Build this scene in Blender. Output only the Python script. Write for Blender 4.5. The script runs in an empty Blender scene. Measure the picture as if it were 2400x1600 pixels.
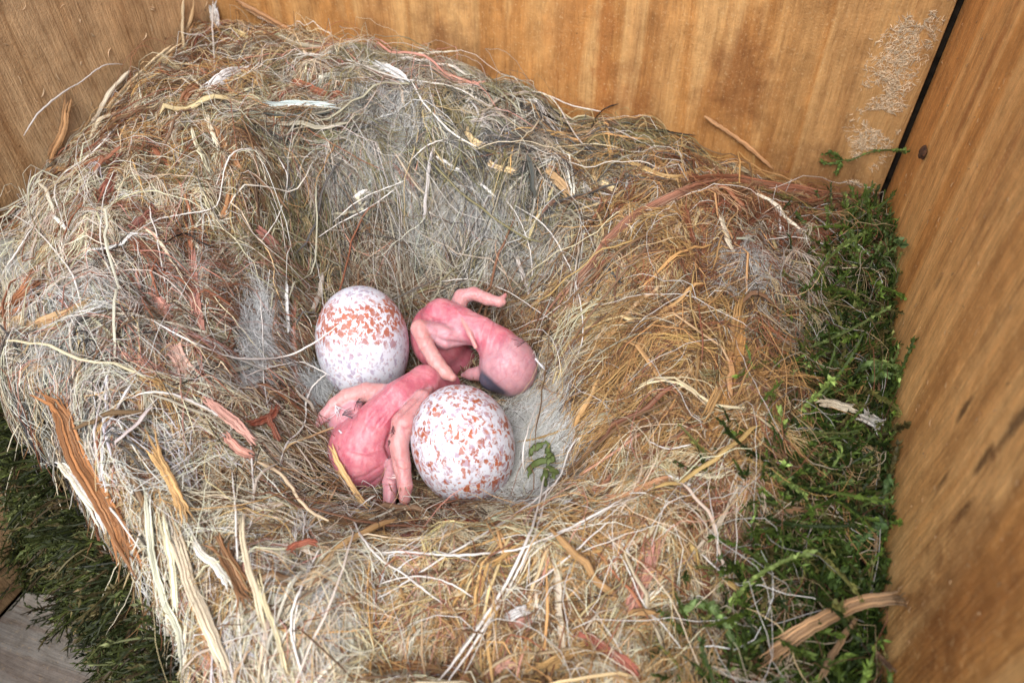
import bpy, math
import numpy as np
from mathutils import Vector, Matrix

rng = np.random.default_rng(7)
U = 0.01                                   # everything below is written in centimetres
scene = bpy.context.scene
COL = scene.collection
W0, H0, FPX = 2400.0, 1600.0, 1733.0

# ------------------------------------------------------------------ camera
PITCH, YAW = math.radians(44), math.radians(20)
CAM = np.array([2.91, -5.19, 7.19])
FWD = np.array([-math.sin(YAW)*math.cos(PITCH), math.cos(YAW)*math.cos(PITCH), -math.sin(PITCH)])
RGT = np.array([math.cos(YAW), math.sin(YAW), 0.0])
UPV = np.cross(RGT, FWD)
cd = bpy.data.cameras.new('camera'); cam = bpy.data.objects.new('camera', cd); COL.objects.link(cam)
cd.sensor_width = 36; cd.lens = 36*FPX/W0; cd.clip_start = 0.002; cd.clip_end = 20
M = Matrix(((RGT[0], UPV[0], -FWD[0]), (RGT[1], UPV[1], -FWD[1]), (RGT[2], UPV[2], -FWD[2]))).to_4x4()
M.translation = Vector(CAM*U); cam.matrix_world = M
cd.dof.use_dof = True; cd.dof.focus_distance = 9.3*U; cd.dof.aperture_fstop = 42
scene.camera = cam

# ------------------------------------------------------------------ light: open shade under a bright sky
world = bpy.data.worlds.new('World'); scene.world = world; world.use_nodes = True
wn = world.node_tree
sky = wn.nodes.new('ShaderNodeTexSky'); sky.sky_type = 'NISHITA'; sky.sun_disc = False
SUN_EL, SUN_AZ = math.radians(52), math.radians(174)      # azimuth from +Y clockwise
sky.sun_elevation = SUN_EL; sky.sun_rotation = SUN_AZ
sky.air_density = 1.0; sky.dust_density = 2.0; sky.ozone_density = 1.0
bg = wn.nodes['Background']; bg.inputs['Strength'].default_value = 0.125
wn.links.new(sky.outputs[0], bg.inputs['Color'])
sd = bpy.data.lights.new('sun', 'SUN'); sd.energy = 2.7; sd.angle = math.radians(55); sd.color = (1.0, 0.96, 0.91)
so = bpy.data.objects.new('sun', sd); COL.objects.link(so)
sv = Vector((math.sin(SUN_AZ)*math.cos(SUN_EL), math.cos(SUN_AZ)*math.cos(SUN_EL), math.sin(SUN_EL)))
so.rotation_euler = sv.to_track_quat('Z', 'Y').to_euler(); so.location = sv*0.5
vs = scene.view_settings; vs.view_transform = 'Standard'; vs.look = 'None'; vs.gamma = 1; vs.use_curve_mapping = False
vs.exposure = 0.92
scene.cycles.max_bounces = 8; scene.cycles.diffuse_bounces = 5; scene.cycles.transparent_max_bounces = 4

# ------------------------------------------------------------------ small tools
def lin(c):
    c = np.asarray(c, float)/255.0
    return np.where(c <= .04045, c/12.92, ((c+.055)/1.055)**2.4)

def ray(px, py):
    px = np.asarray(px, float); py = np.asarray(py, float)
    return FWD + ((px-1200)/FPX)[..., None]*RGT + ((800-py)/FPX)[..., None]*UPV

def at_depth(px, py, d):
    return CAM + np.asarray(d, float)[..., None]*ray(px, py)

def at_z(px, py, z):
    r = ray(px, py); t = (z-CAM[2])/r[..., 2]
    return CAM + t[..., None]*r

def mesh_obj(name, V, F, mat, parent=None, color=None, attrs=None, smooth=True):
    """V (n,3) cm, F: (m,4) or (m,3) int array or a list of such arrays"""
    me = bpy.data.meshes.new(name)
    Fs = F if isinstance(F, list) else [F]
    V = np.asarray(V, np.float32)*U
    me.vertices.add(len(V)); me.vertices.foreach_set('co', V.ravel())
    loops = np.concatenate([f.ravel() for f in Fs]).astype(np.int32)
    sizes = np.concatenate([np.full(len(f), f.shape[1], np.int32) for f in Fs])
    starts = np.concatenate([[0], np.cumsum(sizes)[:-1]]).astype(np.int32)
    me.loops.add(len(loops)); me.loops.foreach_set('vertex_index', loops)
    me.polygons.add(len(sizes)); me.polygons.foreach_set('loop_start', starts)
    me.polygons.foreach_set('use_smooth', np.full(len(sizes), smooth))
    me.update(calc_edges=True); me.validate()
    if color is not None:
        a = me.attributes.new('tint', 'FLOAT_COLOR', 'POINT')
        c4 = np.ones((len(V), 4), np.float32); c4[:, :3] = color
        a.data.foreach_set('color', c4.ravel())
    for k, v in (attrs or {}).items():
        v = np.asarray(v, np.float32)
        if v.ndim == 1:
            a = me.attributes.new(k, 'FLOAT', 'POINT'); a.data.foreach_set('value', v)
        else:
            a = me.attributes.new(k, 'FLOAT_VECTOR', 'POINT'); a.data.foreach_set('vector', v.ravel())
    o = bpy.data.objects.new(name, me); COL.objects.link(o)
    if mat: me.materials.append(mat)
    if parent: o.parent = parent
    return o

def empty(name, loc=(0, 0, 0)):
    o = bpy.data.objects.new(name, None); COL.objects.link(o); o.empty_display_size = .01
    o.location = Vector(np.asarray(loc, float)*U)
    return o

def tag(o, label=None, cat=None, group=None, kind=None):
    if label: o['label'] = label
    if cat: o['category'] = cat
    if group: o['group'] = group
    if kind: o['kind'] = kind
    return o

def grid2(n):                     # smooth value noise on a lattice
    return rng.random((n, n))
_LAT = grid2(256)
def vnoise(x, y, s, seed=0):
    x = x*s+seed*17.3+50; y = y*s+seed*9.1+50
    xi = np.floor(x).astype(int); yi = np.floor(y).astype(int); fx = x-xi; fy = y-yi
    fx = fx*fx*(3-2*fx); fy = fy*fy*(3-2*fy)
    g = lambda a, b: _LAT[a % 256, b % 256]
    return (g(xi, yi)*(1-fx)+g(xi+1, yi)*fx)*(1-fy)+(g(xi, yi+1)*(1-fx)+g(xi+1, yi+1)*fx)*fy-.5

# ------------------------------------------------------------------ the nest's surface: heights from control points
PTS = """1000,1000,-.5 1010,1180,-.42 760,1180,-.2 700,1000,0 690,850,.1 720,680,.25 1330,900,.3 1250,1180,-.2
1340,1050,.15 1100,1230,-.1 900,1230,0 1000,1300,.65 800,1290,.7 1200,1290,.75 1350,1200,.8 1450,950,.85 1550,800,1.35
1500,620,1.4 1420,520,1.3 1350,650,.75 1250,620,.4 1400,800,.6 1700,800,1.4 1850,900,1.0 1700,1100,1.1 1600,1300,.9 1780,1300,.7
1700,600,1.5 1850,600,1.15 2060,1000,.8 2060,1400,.6 2060,600,.9 2040,470,.62 1900,465,.85 1500,340,1.35 1600,420,1.35
1200,330,1.65 1200,420,1.45 1000,230,2.1 1000,160,1.8 1000,350,1.75 1000,500,.95 1000,620,.15 800,250,2.1 800,120,1.95 800,400,1.6
800,520,.95 800,640,.3 600,250,2.2 600,100,2.0 600,450,1.7 650,600,1.0 640,750,.6 640,900,.45 650,1050,.35 720,1200,.3
450,200,2.2 450,60,2.1 400,450,1.8 250,350,1.8 250,550,1.6 100,600,1.2 450,650,1.25 300,750,1.3 500,900,1.0 300,950,1.1
100,850,1.0 520,1150,.8 350,1150,.9 200,1020,.8 20,930,.75 600,1300,.75 500,1400,.7 700,1450,.55 900,1500,.5 1100,1550,.5
1300,1550,.55 1500,1550,.55 1700,1550,.5 1900,1550,.5 600,1590,.45 420,1400,.4 330,1330,.3 450,1560,.1 20,1030,.5 100,1070,.5 180,1130,.4 260,1240,.3 300,1300,.25 90,1390,-4.9 200,1425,-4.9 290,1490,-5 400,1545,-5.1 60,1450,-5.3 200,1470,-5.3 300,1540,-5.3 120,1560,-5.4 400,1600,-5.2 150,1320,-4.2 50,1260,-3.9 240,1350,-4.3 340,1530,-5.2 380,1590,-5.2"""
cp = np.array([[float(a) for a in s.split(',')] for s in PTS.split()])
Pw = at_z(cp[:, 0], cp[:, 1], cp[:, 2])
extra = np.array([[.4, -.2, -.62], [-1.5, .9, -.52], [-.6, .4, -.62], [-.4, 1.3, -.42], [.6, 1.1, -.32], [-.7, -.6, -.58], [.3, .5, -.5],
  [-7, 3, 1.4], [-7, 5.8, 1.8], [-7, 1, .9], [-7, -.3, .6], [-5.4, -1, .7], [-5, -1.9, .45], [-7, -1.2, -.6], [-7, -1.9, -3], [-7, -2.6, -4.2], [-5.6, -2.2, -2.6], [-5.2, -3.2, -4.9],
  [-1.95, -3.6, -2.2], [-2.5, -3.5, -4.6], [-3.6, -4.2, -5.0], [-2.2, -4.6, -5.2], [-1, -5.2, -3.5], [1.2, -4.0, .2], [3.2, -4.2, .4], [4.9, -4, .6], [2, -5.4, -2.5],
  [5, -5.4, -2.5], [-4, -6, -5.5], [-7, -4, -5.5], [2.53, 6.1, .68], [3.91, 6.1, .5], [.69, 6.1, 1.08], [-.82, 6.1, 1.28], [-2.76, 6.1, 1.62], [-4.85, 6.1, 1.75], [-6.5, 6.1, 1.75], [5, 6.1, .3], [-7, -6, -5.6], [5, -6.2, -5]])
Pw = np.vstack([Pw, extra])
dist = np.linalg.norm(Pw[:, None, :2]-Pw[None, :, :2], axis=2)
n = len(Pw); A = np.zeros((n+1, n+1)); A[:n, :n] = dist-0.06*np.eye(n); A[:n, n] = 1; A[n, :n] = 1
sol = np.linalg.solve(A, np.append(Pw[:, 2], 0))
GX = np.arange(-7.6, 5.61, .05); GY = np.arange(-6.4, 6.71, .05)
gx, gy = np.meshgrid(GX, GY, indexing='ij')
HG = np.full(gx.shape, sol[n])
for i in range(n):
    HG += sol[i]*np.hypot(gx-Pw[i, 0], gy-Pw[i, 1])
k = np.exp(-.5*(np.arange(-7, 8)/2.6)**2); k /= k.sum()
for ax in (0, 1):
    pad = [(7, 7) if a == ax else (0, 0) for a in (0, 1)]
    Hp = np.pad(HG, pad, mode='edge')
    HG = sum(k[j]*np.take(Hp, np.arange(j, j+HG.shape[ax]), axis=ax) for j in range(15))
HG = np.clip(HG, -5.6, 2.6)
cupd = np.hypot((gx+.5)/2.2, (gy-.4)/2.0)
lump = np.clip((cupd-.6)/.8, .12, 1)
HG += lump*(.28*vnoise(gx, gy, 1.1)+.26*vnoise(gx, gy, 2.5, 1)+.17*vnoise(gx, gy, 5.5, 2))

def bil(G, x, y):
    fx = np.clip((x-GX[0])/.05, 0, len(GX)-1.001); fy = np.clip((y-GY[0])/.05, 0, len(GY)-1.001)
    i = fx.astype(int); j = fy.astype(int); fx = fx-i; fy = fy-j
    return (G[i, j]*(1-fx)+G[i+1, j]*fx)*(1-fy)+(G[i, j+1]*(1-fx)+G[i+1, j+1]*fx)*fy
hh = lambda x, y: bil(HG, x, y)
# clutch in the cup: eggs (centre, long axis, half-length, half-width)
EGG1 = dict(c=at_depth(np.array(851.), np.array(812.), np.array(10.1)), b=.625, a=.84)
EGG2 = dict(c=at_depth(np.array(1087.), np.array(1045.), np.array(8.95)), b=.62, a=.79)
BALLS = [(EGG1['c'], .66), (EGG2['c'], .66), (at_depth(np.array(862.), np.array(1050.), np.array(9.2)), .42),
         (at_depth(np.array(1190.), np.array(857.), np.array(9.8)), .40), (at_depth(np.array(1020.), np.array(770.), np.array(10.2)), .42),
         (at_depth(np.array(932.), np.array(1160.), np.array(8.78)), .20), (at_depth(np.array(950.), np.array(1135.), np.array(8.75)), .20)]

def hit(px, py, off=0.0, balls=True):
    """points where the sight lines through (px,py) meet the nest surface lifted by off; never outside the box"""
    px = np.atleast_1d(np.asarray(px, float)); py = np.atleast_1d(np.asarray(py, float)); off = np.broadcast_to(off, px.shape)
    r = ray(px, py); ts = np.arange(4.0, 22, .02)
    best = np.full(len(px), 21.0)
    for q in range(len(px)):
        X = CAM + ts[:, None]*r[q]
        below = (X[:, 2] < hh(X[:, 0], X[:, 1])+off[q]) | (X[:, 1] > 6.02) | (X[:, 0] < -6.93) | (X[:, 0] > 4.93) | (X[:, 2] < -4.55)
        w = np.nonzero(below)[0]
        t = ts[w[0]] if len(w) else 21
        if balls:
            for c, R in BALLS:
                oc = CAM-c; b = r[q]@oc; a = r[q]@r[q]; R2 = R+off[q]
                disc = b*b-a*(oc@oc-R2*R2)
                if disc > 0: t = min(t, (-b-math.sqrt(disc))/a)
        best[q] = t
    return CAM + best[:, None]*r

# ------------------------------------------------------------------ procedural materials
class NT:
    def __init__(s, name):
        s.m = bpy.data.materials.new(name); s.m.use_nodes = True; s.t = s.m.node_tree
        s.p = s.t.nodes['Principled BSDF']; s.out = s.t.nodes['Material Output']
    def n(s, ty, **kw):
        o = s.t.nodes.new(ty)
        for k_, v in kw.items():
            if k_ in o.inputs.keys(): s.set(o.inputs[k_], v)
            else: setattr(o, k_, v)
        return o
    def set(s, sock, v):
        if hasattr(v, 'is_output') or isinstance(v, bpy.types.NodeSocket): s.t.links.new(v, sock)
        else: sock.default_value = v
    def math(s, op, a, b=0.0, c=None, clamp=False):
        o = s.t.nodes.new('ShaderNodeMath'); o.operation = op; o.use_clamp = clamp
        s.set(o.inputs[0], a); s.set(o.inputs[1], b)
        if c is not None: s.set(o.inputs[2], c)
        return o.outputs[0]
    def ramp(s, fac, stops, interp='LINEAR'):
        o = s.t.nodes.new('ShaderNodeValToRGB'); o.color_ramp.interpolation = interp
        e = o.color_ramp.elements
        while len(e) < len(stops): e.new(.5)
        for el, (p, c) in zip(e, stops):
            el.position = p; el.color = (*c, 1) if not np.isscalar(c) else (c, c, c, 1)
        s.set(o.inputs[0], fac); return o.outputs[0]
    def mix(s, fac, a, b, mode='MIX'):
        o = s.t.nodes.new('ShaderNodeMix'); o.data_type = 'RGBA'; o.blend_type = mode; o.clamp_factor = True
        s.set(o.inputs[0], fac)
        for sk, v in ((o.inputs[6], a), (o.inputs[7], b)):
            s.set(sk, (*v, 1) if isinstance(v, (tuple, list, np.ndarray)) and len(v) == 3 else v)
        return o.outputs[2]
    def noise(s, vec, scale, detail=4, rough=.55, dist=0.0):
        o = s.t.nodes.new('ShaderNodeTexNoise'); s.set(o.inputs['Vector'], vec)
        o.inputs['Scale'].default_value = scale; o.inputs['Detail'].default_value = detail
        o.inputs['Roughness'].default_value = rough; o.inputs['Distortion'].default_value = dist
        return o.outputs[0]
    def objvec(s, scale=(100, 100, 100), loc=(0, 0, 0)):
        tc = s.n('ShaderNodeTexCoord'); mp = s.n('ShaderNodeMapping'); s.set(mp.inputs['Vector'], tc.outputs['Object'])
        mp.inputs['Scale'].default_value = scale; mp.inputs['Location'].default_value = loc
        return mp.outputs[0]
    def bump(s, h, strength, dist):
        o = s.n('ShaderNodeBump'); o.inputs['Strength'].default_value = strength; o.inputs['Distance'].default_value = dist
        s.set(o.inputs['Height'], h); s.set(s.p.inputs['Normal'], o.outputs[0])

def sk(*c): return tuple(float(v) for v in lin(c))

def wood(name, axis, stops, seed, blobs=(), flecks=None, stain=(70, 40, 18), stain_amt=.6, fine=.42, spots=True):
    """softwood board: grain along z (or x for 'floor'); axis = the across-grain object axis"""
    m = NT(name)
    sc = {'x': (100, 100, 6), 'y': (100, 100, 6), 'floor': (6, 100, 100)}[axis]
    v = m.objvec(sc, (seed, seed*1.7, seed*.3)); iso = m.objvec((100, 100, 100), (seed*2.1, seed, seed))
    bend = m.noise(iso, .35, 2, .5)
    vb = m.n('ShaderNodeVectorMath', operation='MULTIPLY_ADD'); m.set(vb.inputs[0], m.n('ShaderNodeCombineXYZ', X=bend, Y=bend, Z=0.0).outputs[0])
    vb.inputs[1].default_value = (.35, .35, 0); m.set(vb.inputs[2], v)
    v2 = vb.outputs[0]
    g1 = m.noise(v2, .62, 4, .55)
    g2 = m.noise(v2, 3.0, 4, .65)
    g3 = m.noise(v2, 24, 4, .7)
    col = m.ramp(g1, stops)
    rings = m.math('SINE', m.math('MULTIPLY', m.noise(v2, .5, 1, .4), 60.0))
    rings = m.ramp(rings, [(.0, 0.0), (.72, 0.0), (1, 1.0)])
    col = m.mix(m.math('MULTIPLY', rings, .20), col, sk(140, 92, 52))
    lite = m.ramp(g2, [(.3, (.76, .72, .68)), (.5, (.97, .97, .97)), (.72, (1.12, 1.11, 1.09))])
    col = m.mix(1.0, col, lite, 'MULTIPLY')
    col = m.mix(fine, col, m.ramp(g3, [(.3, (.55, .5, .45)), (.6, (1.15, 1.15, 1.15))]), 'MULTIPLY')
    dash = m.ramp(m.noise(m.objvec((100, 100, 12) if axis != 'floor' else (12, 100, 100), (seed*3, 1, 2)), 20, 2, .5), [(.64, 0.0), (.72, .4)])
    col = m.mix(dash, col, sk(112, 70, 36))
    wide = m.objvec((100, 100, 40) if axis != 'floor' else (40, 100, 100), (seed*.7, 3, seed))
    st = m.ramp(m.noise(wide, .55, 5, .62, .6), [(.54, 0.0), (.74, 1.0)])
    col = m.mix(m.math('MULTIPLY', st, stain_amt), col, sk(*stain))
    sx = m.n('ShaderNodeSeparateXYZ', Vector=m.objvec()); wob = m.math('MULTIPLY', m.math('SUBTRACT', m.noise(iso, 2.6, 5, .7), .5), 2.2)
    for (bu, bz, ru, rz, amt, bc) in blobs:
        du = m.math('POWER', m.math('MULTIPLY', m.math('SUBTRACT', sx.outputs[0 if axis == 'x' else 1], bu), 1/ru), 2.0)
        dz = m.math('POWER', m.math('MULTIPLY', m.math('SUBTRACT', sx.outputs[2], bz), 1/rz), 2.0)
        q = m.math('ADD', m.math('SQRT', m.math('ADD', du, dz)), wob)
        col = m.mix(m.math('MULTIPLY', m.ramp(q, [(.35, 1.0), (1.0, 0.0)]), amt), col, sk(*bc))
    if spots:
        vo = m.n('ShaderNodeTexVoronoi'); m.set(vo.inputs['Vector'], iso); vo.inputs['Scale'].default_value = 1.6
        w_ = m.math('ADD', vo.outputs['Distance'], m.math('MULTIPLY', m.noise(iso, 14, 2), .10))
        dot = m.math('LESS_THAN', w_, .095)
        dot = m.math('MULTIPLY', dot, m.math('GREATER_THAN', m.n('ShaderNodeSeparateColor', Color=vo.outputs['Color']).outputs[0], .55))
        col = m.mix(m.math('MULTIPLY', dot, .55), col, sk(72, 42, 18))
    mo = m.noise(iso, 3.2, 6, .7)
    col = m.mix(.8, col, m.ramp(mo, [(.3, (.66, .62, .57)), (.5, (.98, .98, .98)), (.7, (1.25, 1.25, 1.23))]), 'MULTIPLY')
    fl = m.noise(iso, 22, 4, .75)
    col = m.mix(m.ramp(fl, [(.56, 0.0), (.72, .5)]), col, sk(232, 200, 152))
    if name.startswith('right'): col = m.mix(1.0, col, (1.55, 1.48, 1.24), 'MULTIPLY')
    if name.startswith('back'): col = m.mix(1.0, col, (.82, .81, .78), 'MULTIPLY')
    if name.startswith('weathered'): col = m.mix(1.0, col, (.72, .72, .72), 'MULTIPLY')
    col = m.mix(1.0, col, (.92, .91, .90), 'MULTIPLY')
    m.set(m.p.inputs['Base Color'], col)
    m.p.inputs['Roughness'].default_value = .62; m.p.inputs['Specular IOR Level'].default_value = .3
    hgt = m.math('ADD', m.math('MULTIPLY', g3, .7), m.math('ADD', m.math('MULTIPLY', g2, .6), m.math('MULTIPLY', m.noise(iso, 30, 3), .35)))
    m.bump(hgt, .55, .0006)
    return m.m

WOODSTOPS = [(.28, sk(158, 110, 62)), (.42, sk(196, 148, 94)), (.5, sk(212, 168, 112)), (.54, sk(190, 136, 78)), (.62, sk(204, 158, 102)), (.72, sk(164, 112, 60))]
def wall_uv(px, py, axis, at):
    r = ray(np.array(float(px)), np.array(float(py))); i = 1 if axis == 'x' else 0; p = CAM+(at-CAM[i])/r[i]*r
    return (float(p[0 if axis == 'x' else 1]), float(p[2]))
BB = [(*wall_uv(px, py, 'x', 6.1), ru, rz, a, c) for px, py, ru, rz, a, c in (
    (1060, 120, .8, .9, .5, (104, 64, 42)), (1730, 190, .6, 1.1, .5, (112, 60, 30)), (1450, 230, .6, .7, .45, (130, 72, 34)), (870, 60, .4, .5, .4, (110, 64, 30)),
    (1330, 20, .45, 2.0, .35, (168, 104, 50)), (1420, 60, .2, 2.4, .5, (150, 88, 40)), (1250, 270, 1.6, .5, .4, (120, 70, 36)), (1900, 420, 1.2, .7, .4, (104, 62, 34)))]
RB = [(*wall_uv(px, py, 'y', 5.02), ru, rz, a, c) for px, py, ru, rz, a, c in (
    (2300, 190, .14, 1.2, .6, (130, 76, 36)), (2330, 420, .12, 1.0, .5, (136, 80, 40)), (2262, 955, .06, .22, .8, (48, 30, 20)), (2300, 1085, .07, .2, .75, (52, 30, 18)), (2205, 1135, .06, .2, .7, (60, 36, 20)),
    (2390, 980, .08, .35, .7, (50, 36, 30)), (2255, 1200, .06, .25, .7, (70, 40, 22)), (2200, 660, .07, .16, .6, (70, 44, 26)), (2250, 1370, .9, .8, .42, (104, 58, 24)), (2160, 1480, .8, .7, .42, (84, 48, 24)), (2215, 230, .05, .3, .5, (90, 66, 44)))]  # wide low blobs: stain strengthened to carry shade at the board's foot
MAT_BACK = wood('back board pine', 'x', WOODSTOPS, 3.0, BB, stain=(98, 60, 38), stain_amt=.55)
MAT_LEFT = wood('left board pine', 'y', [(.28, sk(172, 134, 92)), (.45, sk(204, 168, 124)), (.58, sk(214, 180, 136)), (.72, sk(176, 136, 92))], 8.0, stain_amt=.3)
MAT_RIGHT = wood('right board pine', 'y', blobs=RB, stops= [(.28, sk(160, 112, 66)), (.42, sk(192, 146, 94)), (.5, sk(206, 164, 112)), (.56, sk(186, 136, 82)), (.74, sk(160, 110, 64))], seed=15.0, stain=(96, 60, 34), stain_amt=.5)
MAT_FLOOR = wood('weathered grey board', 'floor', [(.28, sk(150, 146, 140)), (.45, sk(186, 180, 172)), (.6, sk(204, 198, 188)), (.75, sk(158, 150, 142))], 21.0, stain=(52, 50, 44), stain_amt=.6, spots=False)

_g = NT('gap shade black'); _g.set(_g.p.inputs['Base Color'], _g.ramp(_g.noise(_g.objvec(), 6, 4), [(.3, (.006, .005, .004)), (.7, (.022, .018, .014))])); _g.p.inputs['Roughness'].default_value = .95; _g.p.inputs['Specular IOR Level'].default_value = .0
MAT_GAP_SHADE = _g.m  # near-black colour standing in for the shade inside the corner gap
def fibre_mat(name, streak=False, rough=.6, trans=.22, hairy=False):
    m = NT(name)
    a = m.n('ShaderNodeAttribute', attribute_name='tint')
    col = a.outputs['Color']
    if streak:
        b = m.n('ShaderNodeAttribute', attribute_name='strip'); mp = m.n('ShaderNodeMapping'); m.set(mp.inputs['Vector'], b.outputs['Vector'])
        mp.inputs['Scale'].default_value = (5, 1.2, 7)
        n1 = m.noise(mp.outputs[0], 1.6, 4, .65)
        col = m.mix(1.0, col, m.ramp(n1, [(.25, (.42, .36, .32)), (.5, (.95, .95, .95)), (.75, (1.5, 1.48, 1.42))]), 'MULTIPLY')
        n2 = m.noise(mp.outputs[0], .55, 2, .5)
        col = m.mix(m.ramp(n2, [(.55, 0.0), (.72, .35)]), col, sk(216, 198, 168))
        m.bump(n1, .6, .0003)
    m.set(m.p.inputs['Base Color'], col)
    m.p.inputs['Roughness'].default_value = rough; m.p.inputs['Specular IOR Level'].default_value = .35
    tr = m.n('ShaderNodeBsdfTranslucent'); m.set(tr.inputs['Color'], col)
    mx = m.n('ShaderNodeMixShader'); mx.inputs[0].default_value = trans
    m.t.links.new(m.p.outputs[0], mx.inputs[1]); m.t.links.new(tr.outputs[0], mx.inputs[2]); m.t.links.new(mx.outputs[0], m.out.inputs[0])
    return m.m
MAT_FIBRE = fibre_mat('dry plant fibre')
MAT_STRIP = fibre_mat('torn bark and grass', streak=True, trans=.12)
MAT_HAIR = fibre_mat('animal hair', rough=.38, trans=.25)
MAT_MOSS = fibre_mat('moss leaf', rough=.55, trans=.3)

def base_mat():
    m = NT('matted nest felt'); v = m.objvec()
    a = m.n('ShaderNodeAttribute', attribute_name='tint').outputs['Color']
    n1 = m.noise(v, 7, 6, .75, 1.2)
    col = m.mix(1.0, a, m.ramp(n1, [(.3, (.3, .27, .24)), (.5, (.75, .75, .72)), (.7, (1.3, 1.28, 1.2))]), 'MULTIPLY')
    m.set(m.p.inputs['Base Color'], col); m.p.inputs['Roughness'].default_value = .9; m.p.inputs['Specular IOR Level'].default_value = .1
    m.bump(m.noise(v, 18, 5, .75), 1.0, .0012)
    return m.m
MAT_BASE = base_mat()

# ------------------------------------------------------------------ tubes: every strand is a solid with its own section
def tubes(P, Wd, flat=1.0, sides=3, ref=None):
    """P (N,K,3), Wd (N,K) half-widths, flat = thickness/width.  -> verts, quads"""
    N, K = P.shape[:2]
    T = np.gradient(P, axis=1); T /= np.linalg.norm(T, axis=2, keepdims=True)+1e-9
    if ref is None: ref = rng.normal(size=(N, 3))
    ref = np.broadcast_to(ref[:, None, :] if ref.ndim == 2 else ref, P.shape)
    B = np.cross(T, ref); B /= np.linalg.norm(B, axis=2, keepdims=True)+1e-9
    Nn = np.cross(B, T)
    ang = np.arange(sides)*2*np.pi/sides
    fl = np.asarray(flat, float)
    if fl.ndim == 1: fl = fl[:, None]
    V = (P[:, :, None, :] + (Wd[:, :, None]*np.cos(ang))[..., None]*B[:, :, None, :]
         + ((Wd*fl)[:, :, None]*np.sin(ang))[..., None]*Nn[:, :, None, :])
    idx = np.arange(N*K*sides).reshape(N, K, sides)
    a = idx[:, :-1]; b = idx[:, 1:]
    F = np.stack([a, np.roll(a, -1, 2), np.roll(b, -1, 2), b], -1).reshape(-1, 4)
    return V.reshape(-1, 3), F

def resample(pts, K):
    """Catmull-Rom through the points, K samples evenly spaced"""
    p = np.asarray(pts, float)
    if len(p) == 2: return p[0]+(p[1]-p[0])*np.linspace(0, 1, K)[:, None]
    q = np.vstack([2*p[0]-p[1], p, 2*p[-1]-p[-2]]); out = []
    for i in range(len(p)-1):
        p0, p1, p2, p3 = q[i:i+4]; t = np.linspace(0, 1, 12, endpoint=False)[:, None]
        out.append(.5*((2*p1)+(-p0+p2)*t+(2*p0-5*p1+4*p2-p3)*t*t+(-p0+3*p1-3*p2+p3)*t**3))
    d = np.vstack(out+[p[-1:]]); s = np.concatenate([[0], np.cumsum(np.linalg.norm(np.diff(d, axis=0), axis=1))])
    u = np.linspace(0, s[-1], K)
    return np.stack([np.interp(u, s, d[:, j]) for j in range(3)], 1)

# ------------------------------------------------------------------ the nest box
ORG = {}
def board(name, x0, x1, y0, y1, z0, z1, mat, parent, bev=.06):
    """a bevelled board, subdivided a little and not quite true"""
    import bmesh
    bm = bmesh.new(); bmesh.ops.create_cube(bm, size=1)
    bmesh.ops.scale(bm, vec=((x1-x0)*U, (y1-y0)*U, (z1-z0)*U), verts=bm.verts)
    bmesh.ops.translate(bm, vec=((x0+x1)/2*U, (y0+y1)/2*U, (z0+z1)/2*U), verts=bm.verts)
    bmesh.ops.bevel(bm, geom=bm.edges[:], offset=bev*U, segments=2, affect='EDGES', profile=.6)
    me = bpy.data.meshes.new(name); bm.to_mesh(me); bm.free(); me.materials.append(mat)
    o = bpy.data.objects.new(name, me); COL.objects.link(o); o.parent = parent
    return o
box = tag(empty('nest_box'), 'open wooden nest box with honey pine boards around the nest', 'nest box')
back = board('back_panel', -7.0, 4.93, 6.1, 7.3, -4.6, 8.0, MAT_BACK, box)
right = board('side_panel', 5.02, 6.4, -4.8, 7.3, -4.6, 8.0, MAT_RIGHT, box); right['label'] = 'darker board with torn grain on the right'
left = board('side_panel', -8.3, -7.003, -4.8, 7.3, -4.6, 8.0, MAT_LEFT, box); left['label'] = 'dull tan board on the left'
board('gap_shade_strip', 4.933, 5.017, 6.2, 6.5, -4.6, 7.99, MAT_GAP_SHADE, box, .01)  # dark strip set in the corner gap so it reads as deep shade
board('gap_light_stop', 3.9, 6.4, 7.303, 8.2, -4.6, 8.0, MAT_BACK, box)  # unseen batten, added to keep sky light from leaking through the gap
board('front_shade_board', -7.0, 5.0, -6.0, -4.9, -5.8, -2.0, MAT_FLOOR, box)['label'] = 'unseen low front board added to shade the lower left'  # out-of-view board, added to cast shade on the low left moss and floor
board('floor_panel', -6.997, 4.997, -4.897, 6.09, -5.8, -4.603, MAT_FLOOR, box)['label'] = 'weathered grey floor board'

def specks(name, pts, nrm, mat_col, parent, L=(.03, .10), w=.007):
    """raised wood splinters standing off a board"""
    N = len(pts); K = 4
    nrm = np.asarray(nrm, float); d = rng.normal(size=(N, 3)); d -= (d@nrm)[:, None]*nrm; d /= np.linalg.norm(d, axis=1)[:, None]
    d2 = rng.normal(size=(N, 3)); d2 -= (d2@nrm)[:, None]*nrm
    ln = rng.uniform(*L, N); s = np.linspace(-.5, .5, K)
    P = pts[:, None, :]+d[:, None, :]*(ln[:, None]*s)[..., None]+d2[:, None, :]*(ln[:, None]*.5*(s**2))[..., None]
    P = P+nrm*(np.abs(rng.normal(.008, .008, N))[:, None]*(1.15-np.abs(s)*1.6))[..., None]
    wd = w*rng.uniform(.6, 1.6, N)[:, None]*np.array([.35, 1, 1, .3])
    V, F = tubes(P, wd, .6, 4)
    c = np.repeat(mat_col*rng.uniform(.6, 1.15, (N, 1)), K*4, 0)
    o = mesh_obj(name, V, F, MAT_FIBRE, parent, c); tag(o, kind='stuff'); return o
n_ = 7000
zz = rng.uniform(.9, 7.2, n_); xx = 4.52+rng.normal(0, .17, n_)+.05*np.sin(zz*4)
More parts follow.
